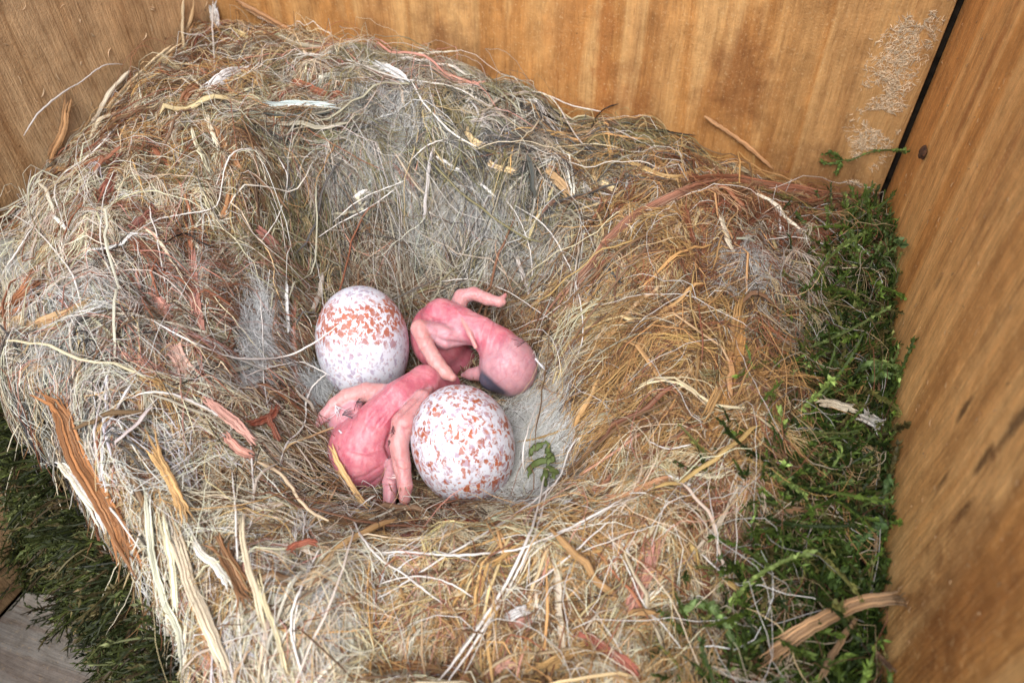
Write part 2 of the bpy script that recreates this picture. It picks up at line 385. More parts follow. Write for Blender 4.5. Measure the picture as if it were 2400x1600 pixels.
keep = (vnoise(xx, zz, 2.3, 5)+.6*vnoise(xx, zz, 6, 6) > -.10) & (xx < 4.86)
specks('torn_wood', np.stack([xx, np.full(n_, 6.1), zz], 1)[keep], (0, -1, 0), lin((244, 222, 188)), back, (.03, .10), .0045)
n_ = 420
yy = rng.uniform(-1, 6, n_); z2 = rng.uniform(-1, 6, n_); kp = vnoise(yy, z2, 1.1, 8) > -.1
specks('torn_wood', np.stack([np.full(n_, -7.0), yy, z2], 1)[kp], (1, 0, 0), lin((236, 208, 168)), left, (.05, .16), .008)
n_ = 260
yy = rng.uniform(-3, 6, n_); z2 = rng.uniform(.6, 6, n_)
specks('torn_wood', np.stack([np.full(n_, 5.02), yy, z2], 1), (-1, 0, 0), lin((206, 166, 118)), right, (.02, .07), .005)

# ------------------------------------------------------------------ colour zones and lie of the fibres
PAL = dict(straw=(208, 184, 140), pale=(224, 211, 182), cream=(238, 230, 208), gold=(196, 156, 102), brown=(124, 94, 68), dkb=(80, 58, 42),
           rust=(152, 98, 72), pink=(200, 146, 130), gray=(176, 168, 150), ltgray=(210, 206, 196), dkg=(84, 84, 82), olive=(138, 130, 92),
           white=(244, 242, 240), green=(84, 104, 56), blk=(34, 30, 28))
PN = list(PAL); PC = np.array([lin(PAL[k_]) for k_ in PN])
ZTXT = """450,200,200 straw3 gold2 brown2 pale2 rust1 gray1
850,250,200 gray4 olive2 pale3 pink1 brown1 ltgray1
650,400,180 straw4 pale3 olive2 gray1 gold1
300,450,150 straw3 rust2 brown2 pale3
150,600,200 pale3 gray2 cream4 rust1 straw2 white1
250,850,150 ltgray4 dkg2 gray2 straw1 pink1 blk1
450,720,150 pale2 gray2 dkg1 pink2 straw3 brown1
300,1050,200 pale4 straw3 rust1 gold1 cream4
450,1350,200 cream4 straw3 brown1 white1 gold1
700,1400,200 pale4 straw3 brown1 pink1 white1 cream3
900,1300,150 straw4 brown1 pale4 pink1 cream1
1000,1500,200 straw3 gold2 pale2 pink1 brown1 rust1
1300,1350,200 straw4 pale4 brown1 olive1 gold1 cream2
1400,1550,200 gold4 straw3 brown2 rust1
1600,1250,200 straw4 gold2 brown1 pink1 rust1 pale2
1550,900,200 gold4 straw4 brown1 rust1 pale2
1500,650,180 straw5 gold3 brown1 rust1 pale2
1650,530,130 rust3 brown3 straw2 gold2
1750,650,120 gray4 dkg1 brown2 pale2
1800,850,150 brown2 gold3 olive1 straw3
1350,380,130 straw4 gold2 olive2 dkg1 brown1 pale1
1250,460,120 dkg3 gray3 brown1 straw1 ltgray1
900,450,160 gray2 olive3 dkg3 straw2 brown2
1050,560,150 ltgray1 gray2 dkg3 brown2 olive2
750,560,130 olive3 gray2 straw2 brown3 dkg1
1300,680,120 gray3 straw3 brown2
700,820,120 brown3 rust1 straw3 pale2
650,1100,140 straw4 brown2 pale2
1380,950,120 gold3 brown1 straw4 pale1
1200,1260,120 straw4 brown2 rust1 pale1
1000,1220,100 brown3 rust2 straw2 gray1
1700,1420,180 straw4 pale3 olive1 brown2 rust1
1000,900,200 brown4 gray2 straw2 dkb1"""
ZC, ZR, ZW = [], [], []
for ln in ZTXT.split('\n'):
    a, *cols = ln.split(); a = [float(q) for q in a.split(',')]
    ZC.append(a[:2]); ZR.append(a[2]); w = np.zeros(len(PN))
    for c in cols: w[PN.index(c.rstrip('0123456789'))] = float(c[len(c.rstrip('0123456789')):])
    ZW.append(w/w.sum())
ZC = np.array(ZC); ZR = np.array(ZR); ZW = np.array(ZW)
ZP = hit(ZC[:, 0], ZC[:, 1], balls=False); ZRw = ZR*np.linalg.norm(ZP-CAM, axis=1)/FPX*1.15
def zone_mix(x, y):
    d2 = ((x[:, None]-ZP[:, 0])**2+(y[:, None]-ZP[:, 1])**2)/(ZRw**2)
    w = np.exp(-d2*.9)+1e-6/(1+d2); w /= w.sum(1, keepdims=True)
    return w
def pick_col(x, y, jit=.16):
    w = zone_mix(x, y)@ZW
    nz = .5+.75*vnoise(x, y, 1.6, 21)+.45*vnoise(x, y, 4.2, 22)
    u = ((.45*rng.random(len(x))+.9*nz) % 1.0)[:, None]; i = np.minimum((np.cumsum(w, 1) < u).sum(1), len(PN)-1)
    u_ = u; c = PC[i]*np.exp(rng.normal(0, jit, (len(x), 1)))*np.exp(rng.normal(0, .04, (len(x), 3)))
    return np.clip(c, .01, .9)
FTXT = """350,200,-45 250,350,-60 650,150,-15 900,150,15 1150,300,40 1350,400,25 1700,420,10 600,450,60 350,500,100 200,700,-30 400,750,75 150,900,40
250,1150,58 450,1350,65 650,1450,78 900,1300,-10 1050,1290,-5 1250,1200,-35 1000,1450,-50 1300,1450,-35 1550,1250,110 1600,1400,-70 1650,800,110
1500,900,-40 1450,700,-60 1350,560,75 1700,600,80 1000,480,-25 850,520,-25 720,700,95 680,1000,60 760,1150,45 1350,1000,-75 1200,1300,-20 1780,1000,100
1000,700,-10 900,1000,20 1250,300,35 80,600,-40 550,280,30 850,330,15"""
fl_ = np.array([[float(q) for q in s.split(',')] for s in FTXT.split()])
fp = hit(fl_[:, 0], fl_[:, 1], balls=False); fa = np.radians(fl_[:, 2])
fq = CAM+np.linalg.norm(fp-CAM, axis=1)[:, None]/np.linalg.norm(ray(fl_[:, 0], fl_[:, 1]), axis=1)[:, None]*ray(fl_[:, 0]+30*np.cos(fa), fl_[:, 1]+30*np.sin(fa))
dv = fq-fp
# lay the image direction onto the local surface
e = .08
hx = (hh(fp[:, 0]+e, fp[:, 1])-hh(fp[:, 0]-e, fp[:, 1]))/(2*e); hy = (hh(fp[:, 0], fp[:, 1]+e)-hh(fp[:, 0], fp[:, 1]-e))/(2*e)
nr = np.stack([-hx, -hy, np.ones_like(hx)], 1)
rr = ray(fl_[:, 0], fl_[:, 1])
dv = dv-rr*((dv*nr).sum(1)/(rr*nr).sum(1))[:, None]
ta = np.arctan2(dv[:, 1], dv[:, 0])
F2 = np.stack([np.cos(2*ta), np.sin(2*ta)], 1)
fw = np.exp(-((gx[..., None]-fp[:, 0])**2+(gy[..., None]-fp[:, 1])**2)/(1.0**2))+1e-9
C2 = (fw@F2)/fw.sum(-1, keepdims=True)
del fw
FLC, FLS = C2[..., 0], C2[..., 1]

# moss mask: strip along the right board, and the steep front-left face
mb = np.array([[1975, 500], [1905, 600], [1880, 750], [1870, 900], [1805, 1050], [1735, 1200], [1715, 1400], [1640, 1590]], float)
mbp = hit(mb[:, 0], mb[:, 1], balls=False); o_ = np.argsort(mbp[:, 1])
MBY, MBX = mbp[o_, 1], mbp[o_, 0]
def moss_right(x, y): return x-(np.interp(y, MBY, MBX)+.25*vnoise(x, y, 1.7, 11))
def is_moss(x, y): return (moss_right(x, y) > 0) | ((hh(x, y) < .1) & (y < -.8) & (x < 0))

# ------------------------------------------------------------------ the nest
nest = tag(empty('bird_nest', (0, 0, -4.6)), 'woven bird nest of straw, bark strips and hair with a deep felted cup', 'nest')
bpy.context.view_layer.update()
def child(o):
    o.parent = nest; o.matrix_parent_inverse = nest.matrix_world.inverted(); return o

ii = np.arange(0, len(GX)); jj = np.arange(0, len(GY))
inb = lambda g: (GX[g[0]] > -6.99)
gxs, gys = np.meshgrid(np.arange(-6.99, 4.99, .05), np.arange(-4.75, 6.08, .05), indexing='ij')
hz = np.maximum(hh(gxs, gys)+.09*vnoise(gxs, gys, 9, 3)-.04, -4.9)
Vb = np.stack([gxs, gys, hz], -1).reshape(-1, 3)
nx_, ny_ = gxs.shape; idg = np.arange(nx_*ny_).reshape(nx_, ny_)
Fb = np.stack([idg[:-1, :-1], idg[1:, :-1], idg[1:, 1:], idg[:-1, 1:]], -1).reshape(-1, 4)
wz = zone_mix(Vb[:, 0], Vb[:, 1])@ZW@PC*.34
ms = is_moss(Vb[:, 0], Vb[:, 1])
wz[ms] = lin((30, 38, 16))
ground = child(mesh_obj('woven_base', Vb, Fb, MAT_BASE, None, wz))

HM = np.full(gx.shape, 9.0)         # underside of the strands and pads lying on top
PM = np.zeros(gx.shape)
def press(c, w):
    vd = CAM-c; vd /= np.linalg.norm(vd, axis=-1, keepdims=True)
    for s_ in np.arange(0, .60, .03):
        q = c+vd*s_
        for dx in np.arange(-w, w+.026, .05):
            for dy in np.arange(-w, w+.026, .05):
                i = np.clip(((q[:, 0]+dx-GX[0])/.05).round().astype(int), 0, len(GX)-1); j = np.clip(((q[:, 1]+dy-GY[0])/.05).round().astype(int), 0, len(GY)-1)
                np.minimum.at(HM, (i, j), q[:, 2])
def fibre_paths(N, L, curl, off, arc, K, spread, sampler=None, jit=0.02, lock=1, lw=.03):
    """strands that wander over the nest along its lie"""
    NF = N; N = -(-N//lock)
    if sampler is None:
        x = np.empty(0); y = np.empty(0)
        while len(x) < N:
            a = rng.uniform(-6.9, 4.9, N); b = rng.uniform(-4.6, 6.0, N)
            ok = (hh(a, b) > -3.2) & ~(is_moss(a, b) & (rng.random(N) > .07)) & ~((PM[np.clip(((a-GX[0])/.05).astype(int), 0, len(GX)-1), np.clip(((b-GY[0])/.05).astype(int), 0, len(GY)-1)] > 0) & (rng.random(N) < .72))
            # nearer strands show larger: fewer of them needed
            dz = np.linalg.norm(np.stack([a-CAM[0], b-CAM[1], hh(a, b)-CAM[2]], 1), axis=1)
            ok &= rng.random(N) < np.clip((9.0/dz), .35, 1)
            x = np.append(x, a[ok]); y = np.append(y, b[ok])
        x = x[:N]; y = y[:N]
    else: x, y = sampler(N)
    x0, y0 = x.copy(), y.copy()
    rep = lambda a: np.repeat(a, lock)[:NF]
    th = .5*np.arctan2(bil(FLS, x, y), bil(FLC, x, y))+rng.normal(0, spread, N)+np.pi*(rng.random(N) < .5)+2.2*vnoise(x, y, 1.5, 31)+2.0*vnoise(x, y, 3.6, 32)
    ln = rng.uniform(*L, N); kap = rng.normal(0, curl, N); G0 = N
    if lock > 1:
        N = NF; x = rep(x)+rng.normal(0, lw, N); y = rep(y)+rng.normal(0, lw, N); th = rep(th)+rng.normal(0, .10, N); ln = rep(ln)*rng.uniform(.6, 1.15, N); kap = rep(kap)+rng.normal(0, curl*.25, N)
        x0, y0 = rep(x0), rep(y0)
    ds = ln/(K-1)
    P = np.empty((N, K, 3)); h0 = np.abs(rng.normal(0, off, N))+.01
    ar = np.abs(rng.normal(0, arc, N))*ln
    dz_end = rng.normal(0, .05, N)*ln
    if lock > 1:
        h0 = rep(np.abs(rng.normal(0, off, G0)))+.01+np.abs(rng.normal(0, .012, N)); ar = rep(np.abs(rng.normal(0, arc, G0)))*ln; dz_end = rep(rng.normal(0, .06, G0))*ln+rng.normal(0, .02, N)*ln
    zs = None
    for k_ in range(K):
        s = k_/(K-1); hz_ = hh(x, y)
        zs = hz_ if zs is None else np.maximum(zs*.35+hz_*.65, hz_)
        P[:, k_, 0] = x; P[:, k_, 1] = y
        P[:, k_, 2] = zs+h0+ar*(4*s*(1-s))+dz_end*(s-.5)
        g = bil(HG, x+.06*np.cos(th), y+.06*np.sin(th))-hz_
        slope = np.clip(np.abs(g)/.06, 0, 4); st = ds/np.sqrt(1+slope**2)
        kap = kap*.8+(rng.normal(0, curl, N) if lock == 1 else rep(rng.normal(0, curl, G0))+rng.normal(0, curl*.35, N))*.6
        th = th+kap*ds
        x = x+np.cos(th)*st; y = y+np.sin(th)*st
        x = np.clip(x, -6.9, 4.9); y = np.clip(y, -4.7, 6.0)
    P += rng.normal(0, jit, P.shape)*np.array([1, 1, .8])
    # strands lying on top press most of the others down
    ci = np.clip(((P[..., 0]-GX[0])/.05).round().astype(int), 0, len(GX)-1); cj = np.clip(((P[..., 1]-GY[0])/.05).round().astype(int), 0, len(GY)-1)
    lim = np.where((rng.random(N) < .90)[:, None], HM[ci, cj]-.012, 9.0)
    P[..., 2] = np.minimum(P[..., 2], lim)
    # keep the clutch clear
    for c, R in BALLS:
        d = P-c; r_ = np.linalg.norm(d, axis=2); m_ = r_ < R+.05
        P[..., 2] = np.where(m_ & (P[..., 2] > c[2]-.35), hh(P[..., 0], P[..., 1])-.1, P[..., 2])
    return P, x0, y0

def fibre_layer(name, N, L, rad, curl, off, arc, K, spread, flat=1.0, sides=3, mat=None, jit=.02, tip=.35, sampler=None, colfn=None, parent=True, lock=1, lw=.03):
    P, x0, y0 = fibre_paths(N, L, curl, off, arc, K, spread, sampler, jit, lock, lw)
    c = (colfn or pick_col)(x0[::lock], y0[::lock])
    if lock > 1: c = np.clip(np.repeat(c, lock, 0)[:N]*np.exp(rng.normal(0, .12, (N, 1))), .01, .9)
    s = np.linspace(0, 1, K); prof = np.clip(np.minimum(s, 1-s)*6+tip, 0, 1)
    r = rng.uniform(rad[0], rad[1], N)[:, None]*prof[None, :]
    ref = np.array([0, 0, 1.0])+rng.normal(0, .45, (N, 3))
    V, F = tubes(P, r, flat, sides, ref)
    Cc = np.repeat(c, K*sides, 0)
    at = None
    if mat is MAT_STRIP:
        t_ = np.cos(np.arange(sides)*2*np.pi/sides)
        st = np.empty((N, K, sides, 3)); st[..., 0] = t_; st[..., 1] = (s[None, :]*rng.uniform(*L, N)[:, None])[..., None]; st[..., 2] = rng.random(N)[:, None, None]*40
        at = {'strip': st.reshape(-1, 3)}
    o = mesh_obj(name, V, F, mat or MAT_FIBRE, None, Cc, at)
    tag(o, kind='stuff')
    return child(o) if parent else o

# pads of pale felted down
def pad(name, pix, ax, ang, col, off=.06, nf=1600, lab=None):
    a = math.radians(ang); nu, nr_ = 40, 12
    th = np.linspace(0, 2*np.pi, nu, endpoint=False); V = []; 
    wob = 1+.10*np.sin(3*th+1)+.07*np.sin(5*th+2.3)+.05*np.sin(9*th)
    rs = np.linspace(0.02, 1, nr_)
    for r_ in rs:
        px = pix[0]+(ax[0]*np.cos(th)*math.cos(a)-ax[1]*np.sin(th)*math.sin(a))*r_*wob
        py = pix[1]+(ax[0]*np.cos(th)*math.sin(a)+ax[1]*np.sin(th)*math.cos(a))*r_*wob
        p = hit(px, py, 0.0, balls=False); p[:, 2] += off*(1-r_**4)-.05*r_**4+.03*vnoise(p[:, 0], p[:, 1], 5, 4); V.append(p)
    V = np.array(V); idp = np.arange(nr_*nu).reshape(nr_, nu)
    F = np.stack([idp[:-1], np.roll(idp[:-1], -1, 1), np.roll(idp[1:], -1, 1), idp[1:]], -1).reshape(-1, 4)
    cap = idp[0][None, :]
    press(V[:-2].reshape(-1, 3)-np.array([0, 0, .0]), .03)
    fv = V[:-2].reshape(-1, 3); PM[np.clip(((fv[:, 0]-GX[0])/.05).astype(int), 0, len(GX)-1), np.clip(((fv[:, 1]-GY[0])/.05).astype(int), 0, len(GY)-1)] = 1
    c = np.broadcast_to(lin(col), (nr_*nu, 3))
    o = child(mesh_obj(name, V.reshape(-1, 3), [F, cap], MAT_PAD, None, c))
    if lab: o['label'] = lab
    flatV = V.reshape(-1, 3)
    q = flatV[rng.integers(0, len(flatV), nf)]+rng.normal(0, .05, (nf, 3))*np.array([1, 1, .15])
    K = 7; d0 = math.radians(rng.uniform(0, 180)); t0 = d0+rng.normal(0, 1.5, nf); P = np.empty((nf, K, 3)); x, y, z = q.T.copy()
    kap = rng.normal(0, 2.0, nf); ln = rng.uniform(.2, .6, nf); ar = np.abs(rng.normal(0, .05, nf))
    for i in range(K):
        s = i/(K-1); P[:, i] = np.stack([x, y, hh(x, y)+off+.024+ar*4*s*(1-s)], 1)
        t0 = t0+kap*ln/K; x = x+np.cos(t0)*ln/K*.9; y = y+np.sin(t0)*ln/K*.9
    P += rng.normal(0, .006, P.shape)
    V2, F2_ = tubes(P, np.full((nf, K), .0019)*np.array([.4, .8, 1, 1, 1, .8, .4]), 1, 3)
    cc = np.repeat(np.clip(lin(col)*np.exp(rng.normal(.0, .28, (nf, 1))), 0, .92), K*3, 0)
    f = mesh_obj('down_fuzz', V2, F2_, MAT_FIBRE, None, cc); tag(f, kind='stuff')
    f.parent = o; f.matrix_parent_inverse = o.matrix_world.inverted()
    bpy.context.view_layer.update()
    return o
def pad_mat():
    m = NT('felted down'); v = m.objvec(); a = m.n('ShaderNodeAttribute', attribute_name='tint').outputs['Color']
    n1 = m.noise(v, 16, 6, .75, .8); n2 = m.noise(v, 2.2, 3, .5)
    c = m.mix(1.0, a, m.ramp(n1, [(.3, (.55, .55, .54)), (.5, (.92, .93, .94)), (.7, (1.15, 1.15, 1.15))]), 'MULTIPLY')
    c = m.mix(m.ramp(n2, [(.45, 0.0), (.7, .45)]), c, sk(150, 138, 112))
    m.set(m.p.inputs['Base Color'], c); m.p.inputs['Roughness'].default_value = .9; m.p.inputs['Specular IOR Level'].default_value = .1
    m.bump(m.noise(v, 30, 5, .8), 1.0, .0006); return m.m
MAT_PAD = pad_mat()
bpy.context.view_layer.update()
pad('down_pad', (1238, 1055), (108, 175), 18, (228, 230, 224), .07, 3200, 'grey felted down under the egg')
pad('down_pad', (603, 800), (30, 135), 8, (214, 216, 214), .10, 900, 'bluish down sliver at the cup side')
pad('down_pad', (742, 915), (30, 44), 0, (204, 206, 204), .10, 400)

# ------------------------------------------------------------------ strands traced one by one: hair, grass stems, bark
def parse(s): return np.array([[float(q) for q in a.split(',')] for a in s.split()])
def strand(name, s, wpx, col, off=.09, flat=1.0, sides=5, mat=None, K=None, taper=(.25, .25), strands=1, wig=.008, lab=None, arch=0.0):
    p = parse(s); offs = np.full(len(p), off); u = np.linspace(0, 1, len(p)); offs = offs+arch*4*u*(1-u)
    q = hit(p[:, 0], p[:, 1], offs)
    K = K or max(14, min(60, 7*len(p)))
    c = resample(q, K)
    # smooth out depth jumps where the sight line crosses an edge, keeping the strand off the felt
    for _ in range(3): c[1:-1] = .25*c[:-2]+.5*c[1:-1]+.25*c[2:]
    c[:, 2] = np.maximum(c[:, 2], np.minimum(hh(c[:, 0], c[:, 1])+.3*off, c[:, 2]+.25))
    w = wpx*np.linalg.norm(c-CAM, axis=1).mean()/FPX*.5
    if wig:
        c = c+np.cumsum(rng.normal(0, wig*.25, c.shape), 0)*np.sin(np.pi*np.linspace(0, 1, K))[:, None]+rng.normal(0, wig*.25, c.shape)
    if c[:, 2].max() < 6: press(c[int(.1*K):int(.9*K)+1], max(w-.015, .0))
    Ps, Ws, Rf = [], [], []
    s_ = np.linspace(0, 1, K)
    T = np.gradient(c, axis=0); T /= np.linalg.norm(T, axis=1)[:, None]
    view = CAM-c; side = np.cross(T, view); side /= np.linalg.norm(side, axis=1)[:, None]
    for j in range(strands):
        f = 0 if strands == 1 else (j/(strands-1)-.5)*1.35
        ww = w*(1 if strands == 1 else 1.9/strands*rng.uniform(.6, 1.35))
        a0, a1 = (taper if strands == 1 else (taper[0]*rng.uniform(.3, 1), taper[1]*rng.uniform(.3, 1)))
        lo, hi = (0, 1) if strands == 1 else (rng.uniform(0, .30)**1.3, 1-rng.uniform(0, .30)**1.3)
        uu = lo+(hi-lo)*s_
        cc = np.stack([np.interp(uu, s_, c[:, i]) for i in range(3)], 1); sd_ = np.stack([np.interp(uu, s_, side[:, i]) for i in range(3)], 1)
        vd = view/np.linalg.norm(view, axis=1)[:, None]
        cc = cc+sd_*(w*f*(1+.16*np.sin(s_*rng.uniform(2, 5)+rng.uniform(0, 6))))[:, None]+vd*rng.uniform(-.5, .8)*ww+sd_*(w*rng.normal(0, .55)*(2*s_-1)**4*(strands > 1))[:, None]
        prof = np.clip(np.minimum(s_*7+a0, (1-s_)*7+a1), 0, 1)*(1+.22*np.interp(s_, np.linspace(0, 1, 9), rng.uniform(-1, 1, 9)))
        Ps.append(cc); Ws.append(ww*prof); Rf.append(view+np.linalg.norm(view, axis=1)[:, None]*rng.normal(0, .18, 3))
    P = np.array(Ps); Wd = np.array(Ws); V, F = tubes(P, Wd, flat, sides, np.array(Rf))
    base = lin(PAL[col]) if isinstance(col, str) else lin(col); base = base*.78+.22*base.mean()*np.array([1.08, 1, .88])
    cj = base*np.exp(rng.normal(0, .22 if strands > 1 else .05, (strands, 1)))
    C_ = np.repeat(np.clip(cj, .01, .92), K*sides, 0)
    st = np.empty((strands, K, sides, 3)); st[..., 0] = np.cos(np.arange(sides)*2*np.pi/sides)*w*8
    st[..., 1] = np.linspace(0, np.linalg.norm(np.diff(c, axis=0), axis=1).sum(), K)[None, :, None]; st[..., 2] = rng.random((strands, 1, 1))*40
    caps = []
    idx = np.arange(strands*K*sides).reshape(strands, K, sides)
    for j in range(strands): caps += [idx[j, 0][::-1], idx[j, -1]]
    o = child(mesh_obj(name, V, [F, np.array(caps)], mat or MAT_STRIP, None, C_, {'strip': st.reshape(-1, 3)}))
    if lab: o['label'] = lab
    return o

HAIRS = """5|55,318 96,260 153,214 188,195 245,153 291,151
5.5|298,272 268,302 237,337 191,375 149,402 128,432 126,467 142,509 155,543 149,582
4|73,398 63,459 65,505 88,543 126,585 150,640
5|0,652 31,600 77,532
6|499,0 497,76 501,122 503,168
5|647,142 700,126 746,128 823,143 900,172 953,187 1049,199 1106,226 1156,253 1229,272
5|1167,232 1194,222 1240,216 1282,222 1313,253 1343,306 1370,341 1397,364
4|1282,222 1336,245 1412,262
7|965,191 991,237 1030,283 1068,318 1125,348
5|957,383 984,352 1014,333 1045,325
4|1183,467 1206,494 1232,543 1246,600 1248,660
5|1206,482 1259,513 1297,555 1320,600 1345,660 1364,750 1362,810 1340,857
7|344,742 386,767 438,795 491,819 544,837 596,840 666,833 719,812 772,777 800,756
5|575,882 614,865 659,854 702,847 730,858 772,879
6|765,875 733,903 717,938 714,984 694,1016 674,1034 658,1077 656,1119
7|309,931 333,921 368,919 421,928 473,952 509,973 547,998
5|268,398 245,459 237,536 238,570 252,623 277,672 298,703
5|351,480 355,510 368,542 379,605 389,675
5|631,348 555,352 528,387 520,429 509,471 486,486 421,497 364,513 314,547
4|651,367 674,413 666,467 643,524 612,566
8|1278,1103 1259,1191 1229,1268 1183,1364 1125,1459 1068,1543 1022,1602
7|1288,1125 1268,1200 1240,1280 1196,1370 1140,1464 1090,1540 1046,1602
6|1395,1000 1336,1046 1313,1115 1259,1165 1183,1214 1106,1264 1030,1306 953,1360 877,1406
6|1458,1168 1393,1207 1317,1245 1240,1279 1183,1293 1106,1302 1030,1300 953,1293 877,1295
5|1431,1218 1355,1283 1290,1337 1232,1375
6|800,1184 827,1218 854,1268 896,1314 953,1348 991,1379 1037,1413
6|758,1268 727,1333 708,1383 689,1432 685,1490 700,1543 719,1602
5|730,1300 705,1400 692,1480 712,1602
4|689,1168 712,1203 712,1249 700,1302 666,1352
5|586,1000 589,1096 593,1172 586,1230 570,1268
5|543,1100 551,1191 559,1306 559,1421 566,1536
5|1643,1296 1680,1330 1735,1372
4|1791,562 1868,555 1925,570 1975,599
4|1850,110 1850,110.5 1851,111
4|1030,660 1100,655 1180,680 1270,735 1310,760
4|780,520 840,470 905,440 960,420
4|930,440 860,490 800,520 740,560
4|1420,1240 1470,1330 1500,1400 1540,1460
4|1230,1110 1225,1060 1240,1000 1262,940
4|880,1160 850,1180 815,1215
5|25,500 90,540 170,640 190,720
4|610,700 618,800 620,900 640,1010
4|1515,1030 1560,1050 1620,1040
4|880,1370 960,1350 1040,1360 1110,1400
5|350,1180 330,1240 300,1320 250,1380
5|0,1040 90,1080 150,1100 240,1170 330,1290"""
for s in HAIRS.split('\n'):
    w, pts = s.split('|')
    if '110.5' in pts: continue
    strand('white_hair', pts, float(w)*(.62 if parse(pts)[:, 1].mean() < 900 else .85), (228, 224, 218), off=.2, mat=MAT_HAIR, taper=(.3, .3))
DARK = """4|1384,306 1397,275 1420,253 1450,243
4|1255,257 1297,279 1328,290 1345,320
4|182,816 196,798 217,798 224,816 207,833 189,833 182,820 190,806
4|245,802 263,791 291,788 333,777 372,777
3.5|210,833 240,846 280,842 300,850 318,838
4|379,574 431,546 467,567 509,581
4|400,903 438,893 473,875 512,858
3.5|1120,210 1150,218 1190,240
3.5|1350,500 1400,518 1430,505 1412,470
4|1500,300 1545,306 1590,315 1632,318
3.5|170,790 182,777 205,783 200,812"""
for s in DARK.split('\n'):
    w, pts = s.split('|'); strand('dark_hair', pts, float(w)*.8, (38, 32, 30), off=.2, mat=MAT_HAIR)
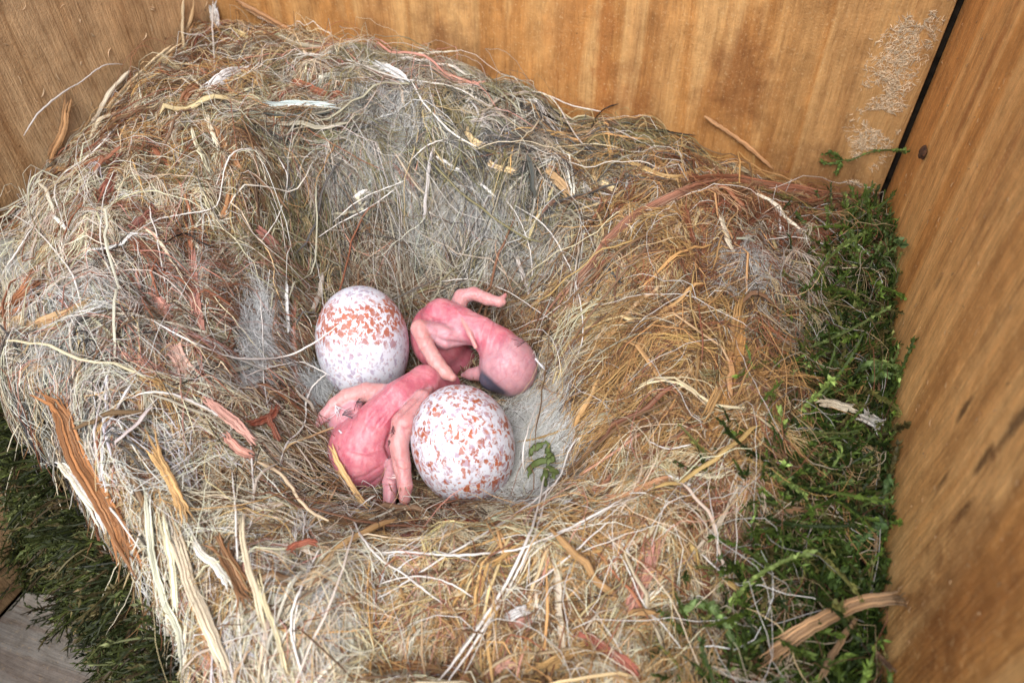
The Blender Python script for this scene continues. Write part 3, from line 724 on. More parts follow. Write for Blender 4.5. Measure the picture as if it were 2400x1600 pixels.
# width px | colour | strands | offset | path
STRIPS = """bark_strip|22|rust|4|.14|1700,425 1604,448 1527,486 1470,517 1412,574 1397,600 1380,628 1317,699 1273,770
bark_strip|28|164,96,58|4|.12|1600,432 1715,425 1803,440 1906,455 1967,467
bark_strip|18|118,60,34|3|.12|1799,482 1768,509 1734,543 1719,589
grass_stem|40|206,146,60|6|.07|1738,703 1731,795 1717,893 1689,977 1654,1082
grass_stem|22|200,150,74|3|.10|1748,660 1725,760 1690,900 1640,1010
bark_strip|36|212,142,124|3|.10|1527,1245 1535,1291 1516,1344 1489,1402 1477,1463
bark_strip|36|178,94,74|3|.10|1351,1471 1397,1509 1451,1547 1512,1596
bark_strip|48|178,112,48|5|.08|95,900 142,960 160,1023 184,1077 230,1153 268,1222 306,1298 341,1367
grass_stem|26|cream|3|.10|134,1073 184,1130 230,1195 260,1245
grass_stem|24|204,156,84|3|.10|337,1000 367,1065 394,1115 421,1172 440,1237
grass_stem|10|gold|1|.10|291,833 309,886 323,938 337,1000
grass_stem|30|226,206,172|4|.09|402,1230 440,1337 478,1440 517,1536 535,1600
grass_stem|15|214,216,188|2|.12|344,1134 348,1230 360,1344 383,1421 413,1478 432,1602
grass_stem|14|238,228,178|2|.14|375,1184 394,1287 406,1383 413,1440
grass_stem|16|cream|2|.10|547,1390 517,1337 471,1298 440,1250
grass_stem|10|236,222,170|1|.12|601,1318 620,1402 651,1498 670,1574 680,1602
grass_stem|12|232,216,176|2|.12|562,1190 570,1300 600,1400 620,1500
grass_stem|22|gold|4|.10|0,809 88,767 158,732 210,707 267,672
bark_strip|40|176,108,62|4|.10|0,745 40,710 70,682 116,647
bark_strip|22|206,136,118|2|.08|449,563 452,623 459,693 466,746 477,798
bark_strip|26|204,140,122|2|.07|337,668 368,703 389,739 400,760
bark_strip|38|216,170,152|3|.07|393,798 414,833 438,879
bark_strip|22|182,112,100|2|.10|596,535 624,556 649,584
bark_strip|15|170,104,80|3|.07|691,682 687,763 691,833 694,938
grass_stem|9|white|1|.10|672,660 670,720 676,780
bark_strip|30|170,108,66|3|.12|428,252 444,222 471,203
bark_strip|28|white|5|.13|468,208 500,194 536,178 570,163 597,151
grass_stem|15|206,228,230|1|.16|612,245 689,243 765,247 811,253
bark_strip|24|154,84,50|4|.08|674,191 727,210 765,226 823,237
grass_stem|10|straw|1|.16|245,275 276,230 325,176 383,126 430,95
grass_stem|9|pale|1|.14|218,291 237,253 260,214 306,165
bark_strip|11|178,128,72|2|.25|119,383 126,352 149,306 153,268 165,214
bark_strip|12|176,128,72|2|.10|80,400 130,396 185,402
grass_stem|13|160,112,64|2|.10|543,0 593,27 651,57 697,80
grass_stem|7|straw|1|.15|430,0 428,60 432,120
grass_stem|7|gold|1|.15|455,0 448,50 420,100 390,150
bark_strip|22|226,226,222|4|.12|500,0 502,30 508,62
grass_stem|9|olive|1|.1|515,70 545,85 575,100
grass_stem|10|228,206,140|1|.1|525,60 560,78 590,95
grass_stem|18|232,200,140|2|.08|1087,306 1110,330 1128,348
grass_stem|15|230,196,140|2|.08|1137,383 1175,398 1217,411
grass_stem|16|228,196,140|2|.08|1374,413 1412,432 1451,455
bark_strip|24|gold|4|.09|1275,398 1305,429 1340,471
grass_stem|11|206,166,96|1|.14|1451,371 1527,402 1585,417 1642,398 1680,392
grass_stem|8|white|1|.10|1020,367 1050,384 1083,402
grass_stem|8|white|1|.10|1118,425 1145,445 1167,467
grass_stem|9|white|1|.10|819,471 840,456 864,444
bark_strip|15|172,116,66|2|.10|498,291 524,333 551,375 574,413
grass_stem|10|pale|1|.12|482,260 494,306 513,348
bark_strip|14|182,122,66|2|.10|543,440 532,478 517,517
bark_strip|30|142,74,56|4|.06|287,344 276,390 260,432 237,497
bark_strip|26|158,92,78|3|.06|367,482 344,513 306,543
bark_strip|20|176,62,40|1|.05|950,1222 968,1220 991,1219
bark_strip|24|172,58,36|2|.05|1030,1228 1070,1230 1125,1226
bark_strip|18|164,76,44|2|.07|666,1291 708,1279 750,1272
bark_strip|20|160,72,40|3|.08|583,1000 610,985 640,968 655,945
bark_strip|14|150,66,36|2|.08|625,970 640,1000 655,1035
grass_stem|34|186,142,92|4|.45|1767,1570 1830,1515 1893,1468 1991,1419 2080,1402 2131,1398
grass_stem|15|166,130,88|2|.40|1921,1598 1963,1510 2019,1440
grass_stem|10|156,116,80|1|.40|2026,1496 2061,1538 2103,1580
grass_stem|20|226,214,184|3|.30|1907,942 1956,942 2005,960 2020,966
grass_stem|26|214,210,200|6|.30|2016,966 2040,980 2068,1000
grass_stem|9|cream|1|.14|1761,451 1814,474 1845,509 1883,543
grass_stem|7|white|1|.14|1828,482 1826,516 1829,547
grass_stem|9|188,136,82|1|.10|1650,272 1715,317 1764,356 1814,398
grass_stem|10|pale|1|.12|1683,490 1700,540 1718,590 1722,600
bark_strip|24|150,88,44|4|.08|1640,500 1655,560 1650,640 1625,720
bark_strip|20|138,74,40|3|.08|1600,470 1615,540 1640,600
grass_stem|10|cream|1|.10|1465,1490 1500,1420 1560,1370
grass_stem|18|214,184,128|3|.08|1190,1560 1250,1530 1290,1490
grass_stem|14|224,200,150|2|.08|1200,1580 1260,1560 1300,1520
bark_strip|26|226,226,226|3|.08|1180,1450 1210,1435 1245,1425
bark_strip|22|200,140,124|2|.07|1190,1470 1225,1460 1260,1445
grass_stem|12|226,206,160|2|.1|880,1430 960,1410 1040,1395 1110,1380
grass_stem|9|226,206,160|1|.1|1010,1440 1080,1420 1140,1385
grass_stem|12|216,190,140|2|.1|900,1330 980,1322 1060,1325 1130,1335
grass_stem|12|206,160,96|2|.1|1290,1330 1370,1280 1450,1245 1560,1220
bark_strip|22|190,136,92|3|.09|1380,1190 1460,1160 1540,1130 1600,1120
bark_strip|30|196,130,96|3|.06|1385,1160 1420,1140 1445,1120
grass_stem|10|cream|1|.12|1560,1110 1600,1125 1640,1150
bark_strip|26|132,74,44|4|.06|1640,1300 1655,1380 1650,1460
bark_strip|20|172,116,66|3|.06|1600,1340 1605,1430 1590,1520
bark_strip|36|150,100,52|5|.05|500,1250 540,1330 590,1420
bark_strip|30|208,150,132|3|.05|1120,1600 1160,1570 1210,1540
bark_strip|32|206,160,84|5|.05|1230,1590 1320,1545 1420,1500
bark_strip|26|186,130,66|4|.05|860,1570 960,1560 1080,1580
bark_strip|22|202,138,120|2|.06|520,1010 560,1050 600,1070
bark_strip|24|208,150,134|3|.06|470,930 520,965 570,1010 600,1050
bark_strip|26|196,150,100|2|.08|792,1095 806,1120 826,1142
grass_stem|12|222,180,110|1|.09|770,1040 800,1100 850,1180 870,1200
grass_stem|8|225,200,160|1|.09|600,1080 660,1110 720,1190 770,1220"""
for s in STRIPS.split('\n'):
    nm, w, col, ns, off, pts = s.split('|')
    c = tuple(float(q) for q in col.split(',')) if ',' in col else col
    ns = int(ns); ns = 1 if float(w) < 10 else int(np.clip(round(float(w)/2.6), 4, 16)); pp = parse(pts).mean(0)
    if pp[0] < 720 and pp[1] > 960: off = float(off)+.2
    strand(nm, pts, float(w), c, off=float(off), flat=.45 if nm == 'bark_strip' else .6, sides=6, strands=ns, taper=(.3, .3), wig=.012)
for i_, (x0_, y0_) in enumerate([(20, 1000), (60, 1060), (120, 1090), (170, 1130), (215, 1190), (250, 1240), (290, 1300), (320, 1370), (350, 1440), (390, 1500), (40, 1030), (150, 1110), (235, 1215), (305, 1330)]):
    for j_ in range(3):
        dx, dy = rng.uniform(-70, 60), rng.uniform(50, 150); sx0, sy0 = x0_+rng.uniform(10, 60), y0_-rng.uniform(20, 70)
        p_ = hit(np.array([sx0, x0_]), np.array([sy0, y0_-10]), .12, balls=False); d_ = np.linalg.norm(p_-CAM, axis=1)/np.linalg.norm(ray(np.array([sx0, x0_]), np.array([sy0, y0_-10])), axis=1)
        q_ = np.stack([p_[0], .5*(p_[0]+p_[1])+np.array([0, 0, .06]), at_depth(np.array(x0_+.4*dx), np.array(y0_+.4*dy), d_[1]+.05), at_depth(np.array(x0_+dx), np.array(y0_+dy), d_[1]+rng.uniform(.1, .5))])
        c_ = resample(q_, 16)[None]; c_ = c_+np.cumsum(rng.normal(0, .006, c_.shape), 1)
        V, F = tubes(c_, rng.uniform(.004, .011)*np.clip(np.linspace(3, .2, 16), 0, 1)[None], .7, 5)
        child(mesh_obj('trailing_straw', V, F, MAT_FIBRE, None, np.broadcast_to(np.clip(lin([(232, 222, 196), (206, 184, 140), (190, 184, 172), (140, 104, 70)][rng.integers(0, 4)])*.9, 0, .9), (len(V), 3))))
strand('feather', '862,133 890,152 925,172 960,196', 26, (196, 202, 206), off=.16, flat=.25, sides=6, strands=5, taper=(.2, .3))

fibre_layer('fine_fibre', 60000, (.25, .95), (.0016, .0034), 4.0, .04, .05, 7, .8, jit=.016)
fibre_layer('matted_lock', 42000, (.35, 1.5), (.0020, .0042), 1.8, .07, .06, 9, .65, jit=.010, lock=9, lw=.035)
fibre_layer('coarse_fibre', 6000, (.6, 2.2), (.0032, .0068), 1.1, .06, .04, 11, .6, sides=4, jit=.012)
fibre_layer('straw_fragment', 2600, (.3, 1.7), (.006, .018), .6, .06, .03, 9, .6, flat=.35, sides=6, mat=MAT_STRIP, jit=.006, lock=3, lw=.018)
fibre_layer('bark_fragment', 520, (.35, 1.5), (.016, .045), .5, .09, .03, 9, .55, flat=.22, sides=6, mat=MAT_STRIP, jit=.010, tip=.15)
fibre_layer('straw_blade', 420, (1.2, 3.2), (.007, .018), .35, .11, .05, 14, .55, flat=.3, sides=6, mat=MAT_STRIP, jit=.006, tip=.15)
fibre_layer('dark_fibre', 420, (.4, 1.6), (.0022, .0042), 2.6, .10, .09, 12, 1.0, sides=4, jit=.006, colfn=lambda x, y: np.clip(lin((58, 44, 36))*np.exp(rng.normal(0, .35, (len(x), 1))), 0, .9))
fibre_layer('stray_fibre', 1300, (.5, 2.0), (.0022, .0042), 1.8, .15, .15, 12, 1.0, sides=4, jit=.006)
def patch_sampler(specs):
    w = np.array([q[2]*q[3] for q in specs], float); w /= w.sum()
    def f(N):
        i = rng.choice(len(specs), N, p=w); sp = np.array(specs, float)[i]
        r = np.sqrt(rng.random(N))*(1+.35*rng.normal(size=N)); t = rng.uniform(0, 2*np.pi, N); ca, sa = np.cos(np.radians(sp[:, 4])), np.sin(np.radians(sp[:, 4]))
        u, v = r*np.cos(t)*sp[:, 2], r*np.sin(t)*sp[:, 3]
        p = hit(sp[:, 0]+u*ca-v*sa, sp[:, 1]+u*sa+v*ca, 0, balls=False); return p[:, 0], p[:, 1]
    return f
WOOL = [(140, 800, 70, 85, -15), (950, 290, 170, 45, 22), (900, 440, 120, 50, 10), (1080, 520, 130, 60, -10), (755, 1450, 45, 60, 20), (1745, 640, 45, 80, 0), (1290, 960, 55, 110, 10), (480, 660, 45, 45, 0), (230, 700, 60, 40, 0), (1230, 640, 80, 50, 20), (60, 640, 60, 40, -30)]
fibre_layer('wool_fluff', 9600, (.25, .8), (.0012, .0022), 4.5, .07, .10, 8, 1.4, jit=.012, lock=6, lw=.03, sampler=patch_sampler(WOOL),
            colfn=lambda x, y: np.clip(lin((206, 206, 202))*np.exp(rng.normal(-.12, .22, (len(x), 1))), 0, .9))
def debris(N):
    a = np.concatenate([rng.uniform(-6.9, -1.0, N*6), rng.uniform(3.6, 4.9, N)]); b = np.concatenate([rng.uniform(-4.6, .6, N*6), rng.uniform(-4, 5.4, N)])
    ok = is_moss(a, b) & (hh(a, b) > -4.5); o = rng.permutation(np.nonzero(ok)[0])[:N]; return a[o], b[o]
fibre_layer('moss_debris', 900, (.3, 1.6), (.0025, .0055), 1.8, .22, .10, 10, 1.0, sides=4, jit=.008, sampler=debris,
            colfn=lambda x, y: np.clip(PC[rng.choice([0, 1, 4, 6, 9, 5], len(x))]*np.exp(rng.normal(-.55, .35, (len(x), 1))), 0, .9))
fibre_layer('loose_hair', 420, (1.0, 3.2), (.0030, .0048), .9, .10, .07, 14, .8, mat=MAT_HAIR, jit=.006, colfn=lambda x, y: np.clip(lin((238, 234, 226))*np.exp(rng.normal(-.08, .12, (len(x), 1))), 0, .9))
# ------------------------------------------------------------------ eggs
def egg_mat(name, seed, cap_lo, cap_hi, big, cov, ring=False):
    m = NT(name); v = m.objvec((100, 100, 100), (seed, seed, seed))
    tc = m.n('ShaderNodeTexCoord'); z = m.math('MULTIPLY', m.n('ShaderNodeSeparateXYZ', Vector=tc.outputs['Object']).outputs[2], 100.0)
    w1 = m.n('ShaderNodeTexNoise'); m.set(w1.inputs['Vector'], v); w1.inputs['Scale'].default_value = 9; w1.inputs['Detail'].default_value = 4
    dv_ = m.n('ShaderNodeVectorMath', operation='MULTIPLY_ADD'); m.set(dv_.inputs[0], w1.outputs['Color']); dv_.inputs[1].default_value = (.16, .16, .16); m.set(dv_.inputs[2], v)
    def spots(scale, thr, frac, stretch=1.0):
        mp = m.n('ShaderNodeMapping'); m.set(mp.inputs['Vector'], dv_.outputs[0]); mp.inputs['Scale'].default_value = (1, 1, stretch)
        vo = m.n('ShaderNodeTexVoronoi'); m.set(vo.inputs['Vector'], mp.outputs[0]); vo.inputs['Scale'].default_value = scale
        sc = m.n('ShaderNodeSeparateColor', Color=vo.outputs['Color'])
        d = m.math('ADD', vo.outputs['Distance'], m.math('MULTIPLY', m.math('SUBTRACT', m.noise(v, scale*2.6, 5, .75), .5), 1.1))
        t = m.math('MULTIPLY', m.math('POWER', sc.outputs[0], 1.2), thr)
        inside = m.math('MULTIPLY', m.math('SUBTRACT', t, d), 4.2, clamp=True)
        return m.math('MULTIPLY', inside, m.math('LESS_THAN', sc.outputs[1], frac), clamp=True), sc.outputs[2]
    cap = m.math('MULTIPLY', m.math('SUBTRACT', z, cap_lo), 1.0/(cap_hi-cap_lo), clamp=True)
    if ring: cap = m.math('MULTIPLY', cap, m.math('SUBTRACT', 1.0, m.math('MULTIPLY', m.math('SUBTRACT', z, .60), 5.0, clamp=True)))
    wash = m.noise(v, 1.5, 3, .5)
    col = m.mix(m.ramp(wash, [(.35, 0.0), (.7, .5)]), (.57, .585, .65), (.63, .64, .69))
    s1, c1 = spots(17, .8, .7, .7); col = m.mix(m.math('MULTIPLY', s1, .72), col, sk(150, 136, 158))
    s0, c0 = spots(30, .85, .7, .7); col = m.mix(m.math('MULTIPLY', s0, .55), col, m.mix(c0, sk(176, 130, 118), sk(140, 128, 150)))
    s2, c2 = spots(14.5, big*1.08, cov, .66); col = m.mix(m.math('MULTIPLY', s2, m.math('ADD', .25, cap, clamp=True)), col, m.mix(c2, sk(176, 98, 66), sk(138, 76, 54)))
    s5, c5 = spots(25, .9, .62, .65); col = m.mix(m.math('MULTIPLY', s5, (m.math('MULTIPLY', cap, 1.0) if ring else .85)), col, m.mix(c5, sk(176, 104, 76), sk(140, 82, 62)))
    s3, c3 = spots(17, .85, .8, .7); col = m.mix(m.math('MULTIPLY', s3, m.math('MULTIPLY', cap, 1.0 if ring else .22)), col, m.mix(c3, sk(180, 106, 78), sk(144, 82, 64)))
    s4, c4 = spots(17, 1.2, .9, .8); cap2 = m.math('MULTIPLY', m.math('SUBTRACT', cap, .55), 2.4, clamp=True)
    col = m.mix(m.math('MULTIPLY', m.math('MULTIPLY', s4, cap2), .9 if ring else .0), col, sk(156, 92, 72))
    m.set(m.p.inputs['Base Color'], col); m.p.inputs['Roughness'].default_value = .42; m.p.inputs['Specular IOR Level'].default_value = .35
    m.p.inputs['Subsurface Weight'].default_value = .25; m.p.inputs['Subsurface Radius'].default_value = (1, .5, .4); m.p.inputs['Subsurface Scale'].default_value = .0008
    m.bump(m.noise(v, 40, 3, .6), .12, .0003); return m.m

def make_egg(E, axis, kk, mat, label):
    nu, nv = 64, 44; t = np.linspace(0, np.pi, nv); ph = np.linspace(0, 2*np.pi, nu, endpoint=False)
    z = E['a']*np.cos(t); r = E['b']*np.sin(t)*(1+kk*np.cos(t))
    V = np.stack([r[1:-1, None]*np.cos(ph), r[1:-1, None]*np.sin(ph), np.broadcast_to(z[1:-1, None], (nv-2, nu))], -1).reshape(-1, 3)
    idg_ = np.arange((nv-2)*nu).reshape(nv-2, nu)
    F = np.stack([idg_[:-1], idg_[1:], np.roll(idg_[1:], -1, 1), np.roll(idg_[:-1], -1, 1)], -1).reshape(-1, 4)
    V = np.vstack([V, [[0, 0, E['a']], [0, 0, -E['a']]]]); nn = len(V)
    T1 = np.stack([np.full(nu, nn-2), idg_[0], np.roll(idg_[0], -1)], -1); T2 = np.stack([np.full(nu, nn-1), np.roll(idg_[-1], -1), idg_[-1]], -1)
    o = mesh_obj('egg', V, [F, T1, T2], mat)
    o.rotation_mode = 'QUATERNION'; o.rotation_quaternion = Vector(axis).to_track_quat('Z', 'Y'); o.location = Vector(E['c']*U)
    return tag(o, label, 'egg', 'speckled eggs in the cup')
ax1 = .93*UPV-.06*RGT-.30*FWD
ax2 = .86*UPV-.22*RGT-.46*FWD
make_egg(EGG1, ax1, .06, egg_mat('egg shell with rust cap', 2.0, .0, .36, .5, .2, True), 'white egg with a dense rust ring at its upper end, leaning on the cup wall')
make_egg(EGG2, -ax2, -.02, egg_mat('egg shell rust blotched', 6.0, -4.0, -1.2, .74, .5), 'white egg with bold rust blotches all over, in front on the grey down')

# ------------------------------------------------------------------ hatchlings: one smooth skin grown round a skeleton
def sdf_cap(P, a, b, ra, rb):
    ab = b-a; t = np.clip(((P-a)@ab)/(ab@ab), 0, 1)
    return np.linalg.norm(P-(a+t[..., None]*ab), axis=-1)-(ra+t*(rb-ra))
def sdf_ell(P, c, R, rot):
    q = (P-c)@rot; k0 = np.linalg.norm(q/R, axis=-1); k1 = np.linalg.norm(q/(R*R), axis=-1)+1e-9
    return k0*(k0-1)/k1
def smin(a, b, k_):
    h = np.clip(.5+.5*(b-a)/k_, 0, 1); return b+(a-b)*h-k_*h*(1-h), h
def surface_nets(S, org, st):
    nx, ny, nz = S.shape; s = S < 0
    acc = np.zeros((nx-1, ny-1, nz-1, 3)); cnt = np.zeros((nx-1, ny-1, nz-1))
    corners = [(i, j, k_) for i in (0, 1) for j in (0, 1) for k_ in (0, 1)]
    sl = lambda c: tuple(slice(o, o+nn-1) for o, nn in zip(c, (nx, ny, nz)))
    for a in corners:
        for d in range(3):
            if a[d]: continue
            b = list(a); b[d] = 1; b = tuple(b)
            va, vb = S[sl(a)], S[sl(b)]; cr = (va < 0) != (vb < 0)
            t = np.where(cr, va/np.where(cr, va-vb, 1), 0)
            p = np.array(a, float)+t[..., None]*(np.array(b)-np.array(a))
            acc += np.where(cr[..., None], p, 0); cnt += cr
    act = cnt > 0; ids = np.full(act.shape, -1); ids[act] = np.arange(act.sum())
    I = np.argwhere(act); V = org+st*(I+acc[act]/cnt[act][:, None])
    Fs = []
    for d in range(3):
        u, v = [(1, 2), (2, 0), (0, 1)][d]
        e0 = [slice(1, m-1) for m in (nx, ny, nz)]; e0[d] = slice(0, S.shape[d]-1); e1 = list(e0); e1[d] = slice(1, S.shape[d])
        s0 = s[tuple(e0)]; s1 = s[tuple(e1)]; cr = np.argwhere(s0 != s1); fl2 = s0[s0 != s1]
        off = np.array([1, 1, 1]); off[d] = 0; g = cr+off
        def cell(du, dv2):
            q = g.copy(); q[:, u] += du; q[:, v] += dv2; return ids[q[:, 0], q[:, 1], q[:, 2]]
        f = np.stack([cell(-1, -1), cell(0, -1), cell(0, 0), cell(-1, 0)], 1)
        f[~fl2] = f[~fl2][:, ::-1]; Fs.append(f)
    return V, np.vstack(Fs)

CAMROT = np.stack([RGT, UPV, -FWD], 1)      # columns: axes of the hatchling sketch
def HP(cx, cy, d): return at_depth(np.array(700+cx/2.53), np.array(620+cy/2.53), np.array(float(d)))
def HR(r, d): return r/2.53*d/FPX
def grow(name, prims, eyes, mat, parent, folds=(), st=.0105):
    """prims: ('c', k, tint, [(cx,cy,depth,r)...]) limb chains or ('e', k, tint, cx,cy,depth,rx,ry,rz,rotdeg)"""
    pts = []
    for p in prims:
        if p[0] == 'c': pts += [(HP(*q[:3]), HR(q[3], q[2])) for q in p[3]]
        else: pts.append((HP(*p[3:6]), HR(max(p[6:9]), p[5])))
    lo = np.min([c-r for c, r in pts], 0)-.1; hi = np.max([c+r for c, r in pts], 0)+.1
    ax = [np.arange(l, h_, st) for l, h_ in zip(lo, hi)]
    S = None; Tn = None
    G = np.stack(np.meshgrid(*ax, indexing='ij'), -1)
    for p in prims:
        if p[0] == 'c':
            ch = [(HP(*q[:3]), HR(q[3], q[2])) for q in p[3]]; d = None
            for (a, ra), (b, rb) in zip(ch[:-1], ch[1:]):
                e_ = sdf_cap(G, a, b, ra, rb); d = e_ if d is None else smin(d, e_, .03)[0]
        else:
            a = math.radians(p[9]); R2 = np.array([[math.cos(a), -math.sin(a), 0], [math.sin(a), math.cos(a), 0], [0, 0, 1]])
            d = sdf_ell(G, HP(*p[3:6]), np.array([HR(q, p[5]) for q in p[6:9]]), CAMROT@R2)
        if S is None: S = d; Tn = np.full(d.shape, p[2])
        else:
            S, h = smin(S, d, p[1]); Tn = Tn*h+p[2]*(1-h)
    # loose skin: gentle wrinkles
    wr = .0022*np.sin(G@np.array([31., 17, 23])+3*np.sin(G@np.array([7., -9, 5])))*(Tn < .6)
    S = S+wr
    V, F = surface_nets(S, lo, st)
    idx = np.clip(((V-lo)/st).round().astype(int), 0, np.array(S.shape)-1); tint = Tn[idx[:, 0], idx[:, 1], idx[:, 2]]
    # relax
    e1 = np.concatenate([F[:, 0], F[:, 1], F[:, 2], F[:, 3]]); e2 = np.concatenate([F[:, 1], F[:, 2], F[:, 3], F[:, 0]])
    for _ in range(4):
        sm = np.zeros_like(V); c = np.zeros(len(V)); np.add.at(sm, e1, V[e2]); np.add.at(c, e1, 1); np.add.at(sm, e2, V[e1]); np.add.at(c, e2, 1)
        V = V+.5*(sm/c[:, None]-V)
    # creases and ridges of loose skin, on the upper side
    if folds:
        fn = np.cross(V[F[:, 2]]-V[F[:, 0]], V[F[:, 3]]-V[F[:, 1]]); vn = np.zeros_like(V)
        for q in range(4): np.add.at(vn, F[:, q], fn)
        vn /= np.linalg.norm(vn, axis=1)[:, None]+1e-12; toC = CAM-V; toC /= np.linalg.norm(toC, axis=1)[:, None]; face = np.clip((vn*toC).sum(1)*1.5, 0, 1)
        rel = V-CAM; zc = rel@FWD; sx_ = (((1200+FPX*(rel@RGT)/zc)-700)*2.53); sy_ = (((800-FPX*(rel@UPV)/zc)-620)*2.53)
        P2 = np.stack([sx_, sy_], 1); disp = np.zeros(len(V))
        for amp, sig, pl in folds:
            pl = np.array(pl, float); dmin = np.full(len(V), 1e9); tt = np.zeros(len(V)); nseg = len(pl)-1
            for si in range(nseg):
                a, b = pl[si], pl[si+1]; ab = b-a; t = np.clip(((P2-a)@ab)/(ab@ab), 0, 1); d = np.linalg.norm(P2-(a+t[:, None]*ab), axis=1)
                u = d < dmin; dmin = np.where(u, d, dmin); tt = np.where(u, (si+t)/nseg, tt)
            disp += amp*np.exp(-(dmin/sig)**2)*np.sin(np.pi*np.clip(tt*.9+.05, 0, 1))**.5
        V = V+vn*(disp*face)[:, None]
    dark = np.zeros(len(V))
    belly_dark = np.zeros(len(V))
    for cx, cy, d, r, sx, ang, *kind in eyes:
        q = (V-HP(cx, cy, d))@CAMROT; a = math.radians(ang); u = q[:, 0]*math.cos(a)+q[:, 1]*math.sin(a); v = -q[:, 0]*math.sin(a)+q[:, 1]*math.cos(a)
        rr_ = np.sqrt((u/sx)**2+v**2+q[:, 2]**2)/HR(r, d); g_ = np.clip(1.5-rr_, 0, 1)
        if kind: belly_dark = np.maximum(belly_dark, g_)
        else: dark = np.maximum(dark, g_)
    o = mesh_obj(name, V, F, mat, None, None, {'limb': tint, 'eye': dark, 'belly_dark': belly_dark})
    o.parent = parent; o.matrix_parent_inverse = parent.matrix_world.inverted()
    return o

def skin_mat():
    m = NT('naked hatchling skin'); v = m.objvec()
    lb = m.n('ShaderNodeAttribute', attribute_name='limb').outputs['Fac']; ey = m.n('ShaderNodeAttribute', attribute_name='eye').outputs['Fac']
    n1 = m.noise(v, 2.2, 4, .6, .6); n2 = m.noise(v, 9, 4, .65)
    n1 = m.math('ADD', m.math('MULTIPLY', n1, .6), m.math('MULTIPLY', m.noise(v, 5.5, 5, .7, 1.0), .4)); body = m.ramp(n1, [(.32, (.42, .07, .115)), (.5, (.56, .165, .21)), (.66, (.64, .27, .30))])
    limb = m.ramp(n1, [(.3, (.50, .215, .20)), (.65, (.61, .34, .31))])
    head = m.ramp(n1, [(.3, (.44, .20, .235)), (.65, (.55, .335, .365))])
    col = m.mix(m.math('MULTIPLY', lb, 2.0, clamp=True), body, head)
    col = m.mix(m.math('MULTIPLY_ADD', lb, 2.0, -1.0, clamp=True), col, limb)
    # veins
    vn = m.n('ShaderNodeTexVoronoi', feature='DISTANCE_TO_EDGE'); vv = m.n('ShaderNodeVectorMath', operation='MULTIPLY_ADD')
    w1 = m.n('ShaderNodeTexNoise'); m.set(w1.inputs['Vector'], v); w1.inputs['Scale'].default_value = 3; m.set(vv.inputs[0], w1.outputs['Color']); vv.inputs[1].default_value = (.8, .8, .8); m.set(vv.inputs[2], v)
    m.set(vn.inputs['Vector'], vv.outputs[0]); vn.inputs['Scale'].default_value = 2.1
    col = m.mix(m.ramp(vn.outputs['Distance'], [(.0, .30), (.05, 0.0)]), col, (.40, .08, .13))
    col = m.mix(m.ramp(n2, [(.4, 0.0), (.75, .28)]), col, (.84, .50, .46))
    vi = m.n('ShaderNodeAttribute', attribute_name='belly_dark').outputs['Fac']
    col = m.mix(m.math('MULTIPLY', vi, .6), col, (.20, .035, .065))  # dark belly: shade in the hollow and viscera put into the skin colour
    col = m.mix(1.0, col, (.86, .84, .86), 'MULTIPLY')
    en = m.math('ADD', ey, m.math('MULTIPLY', m.math('SUBTRACT', n2, .5), .35))
    col = m.mix(m.ramp(en, [(.42, 0.0), (.85, .92)]), col, (.05, .06, .09))
    m.set(m.p.inputs['Base Color'], col)
    m.p.inputs['Roughness'].default_value = .36; m.p.inputs['Specular IOR Level'].default_value = .4
    m.p.inputs['Subsurface Weight'].default_value = .7; m.p.inputs['Subsurface Radius'].default_value = (1.0, .28, .22); m.p.inputs['Subsurface Scale'].default_value = .0016
    wr = m.n('ShaderNodeTexWave', wave_type='BANDS'); m.set(wr.inputs['Vector'], v); wr.inputs['Scale'].default_value = 3.2; wr.inputs['Distortion'].default_value = 9; wr.inputs['Detail'].default_value = 3; wr.inputs['Detail Scale'].default_value = 1.6
    m.bump(m.math('ADD', m.math('MULTIPLY', wr.outputs[1], .5), m.math('MULTIPLY', m.noise(v, 40, 3, .7), .5)), .22, .0003)
    return m.m
MAT_SKIN = skin_mat()

chA = tag(empty('hatchling', HP(900, 480, 10.6)), 'pink naked hatchling curled on its side with round head at right and dark closed eye', 'hatchling', 'naked hatchlings in the cup')
chB = tag(empty('hatchling', HP(420, 1150, 9.6)), 'pink naked hatchling sprawled face down between the two eggs, head tucked under', 'hatchling', 'naked hatchlings in the cup')
bpy.context.view_layer.update()
A_PR = [('e', .05, .0, 925, 570, 10.5, 135, 120, 120, 0), ('e', .05, .0, 830, 430, 10.35, 168, 200, 170, 10),
        ('c', .07, .05, [(850, 320, 10.1, 122), (960, 350, 9.95, 98), (1080, 400, 9.8, 92), (1180, 480, 9.75, 118)]),
        ('e', .06, .5, 1243, 598, 9.75, 172, 182, 170, 20),
        ('e', .03, .5, 1140, 685, 9.68, 74, 62, 60, -30),
        ('c', .03, .6, [(1120, 640, 9.85, 58), (1020, 650, 9.95, 34), (975, 655, 10.0, 16)]),
        ('c', .05, .45, [(985, 415, 9.86, 62), (870, 425, 9.80, 76), (770, 400, 9.74, 64), (722, 385, 9.70, 56)]),
        ('c', .018, 1.0, [(718, 378, 9.68, 55), (758, 480, 9.60, 45), (825, 595, 9.52, 47), (870, 640, 9.50, 40), (912, 670, 9.48, 26)]),
        ('c', .02, 1.0, [(970, 325, 9.72, 12), (1015, 410, 9.60, 15), (1050, 490, 9.56, 13)]),
        ('c', .03, .8, [(940, 265, 10.25, 58), (965, 190, 10.3, 44), (1040, 172, 10.28, 40)]),
        ('c', .02, .9, [(1040, 172, 10.28, 40), (1120, 205, 10.2, 36), (1190, 222, 10.15, 30), (1212, 222, 10.15, 20)]),
        ('c', .02, .9, [(1195, 215, 10.15, 22), (1225, 180, 10.2, 12)])]
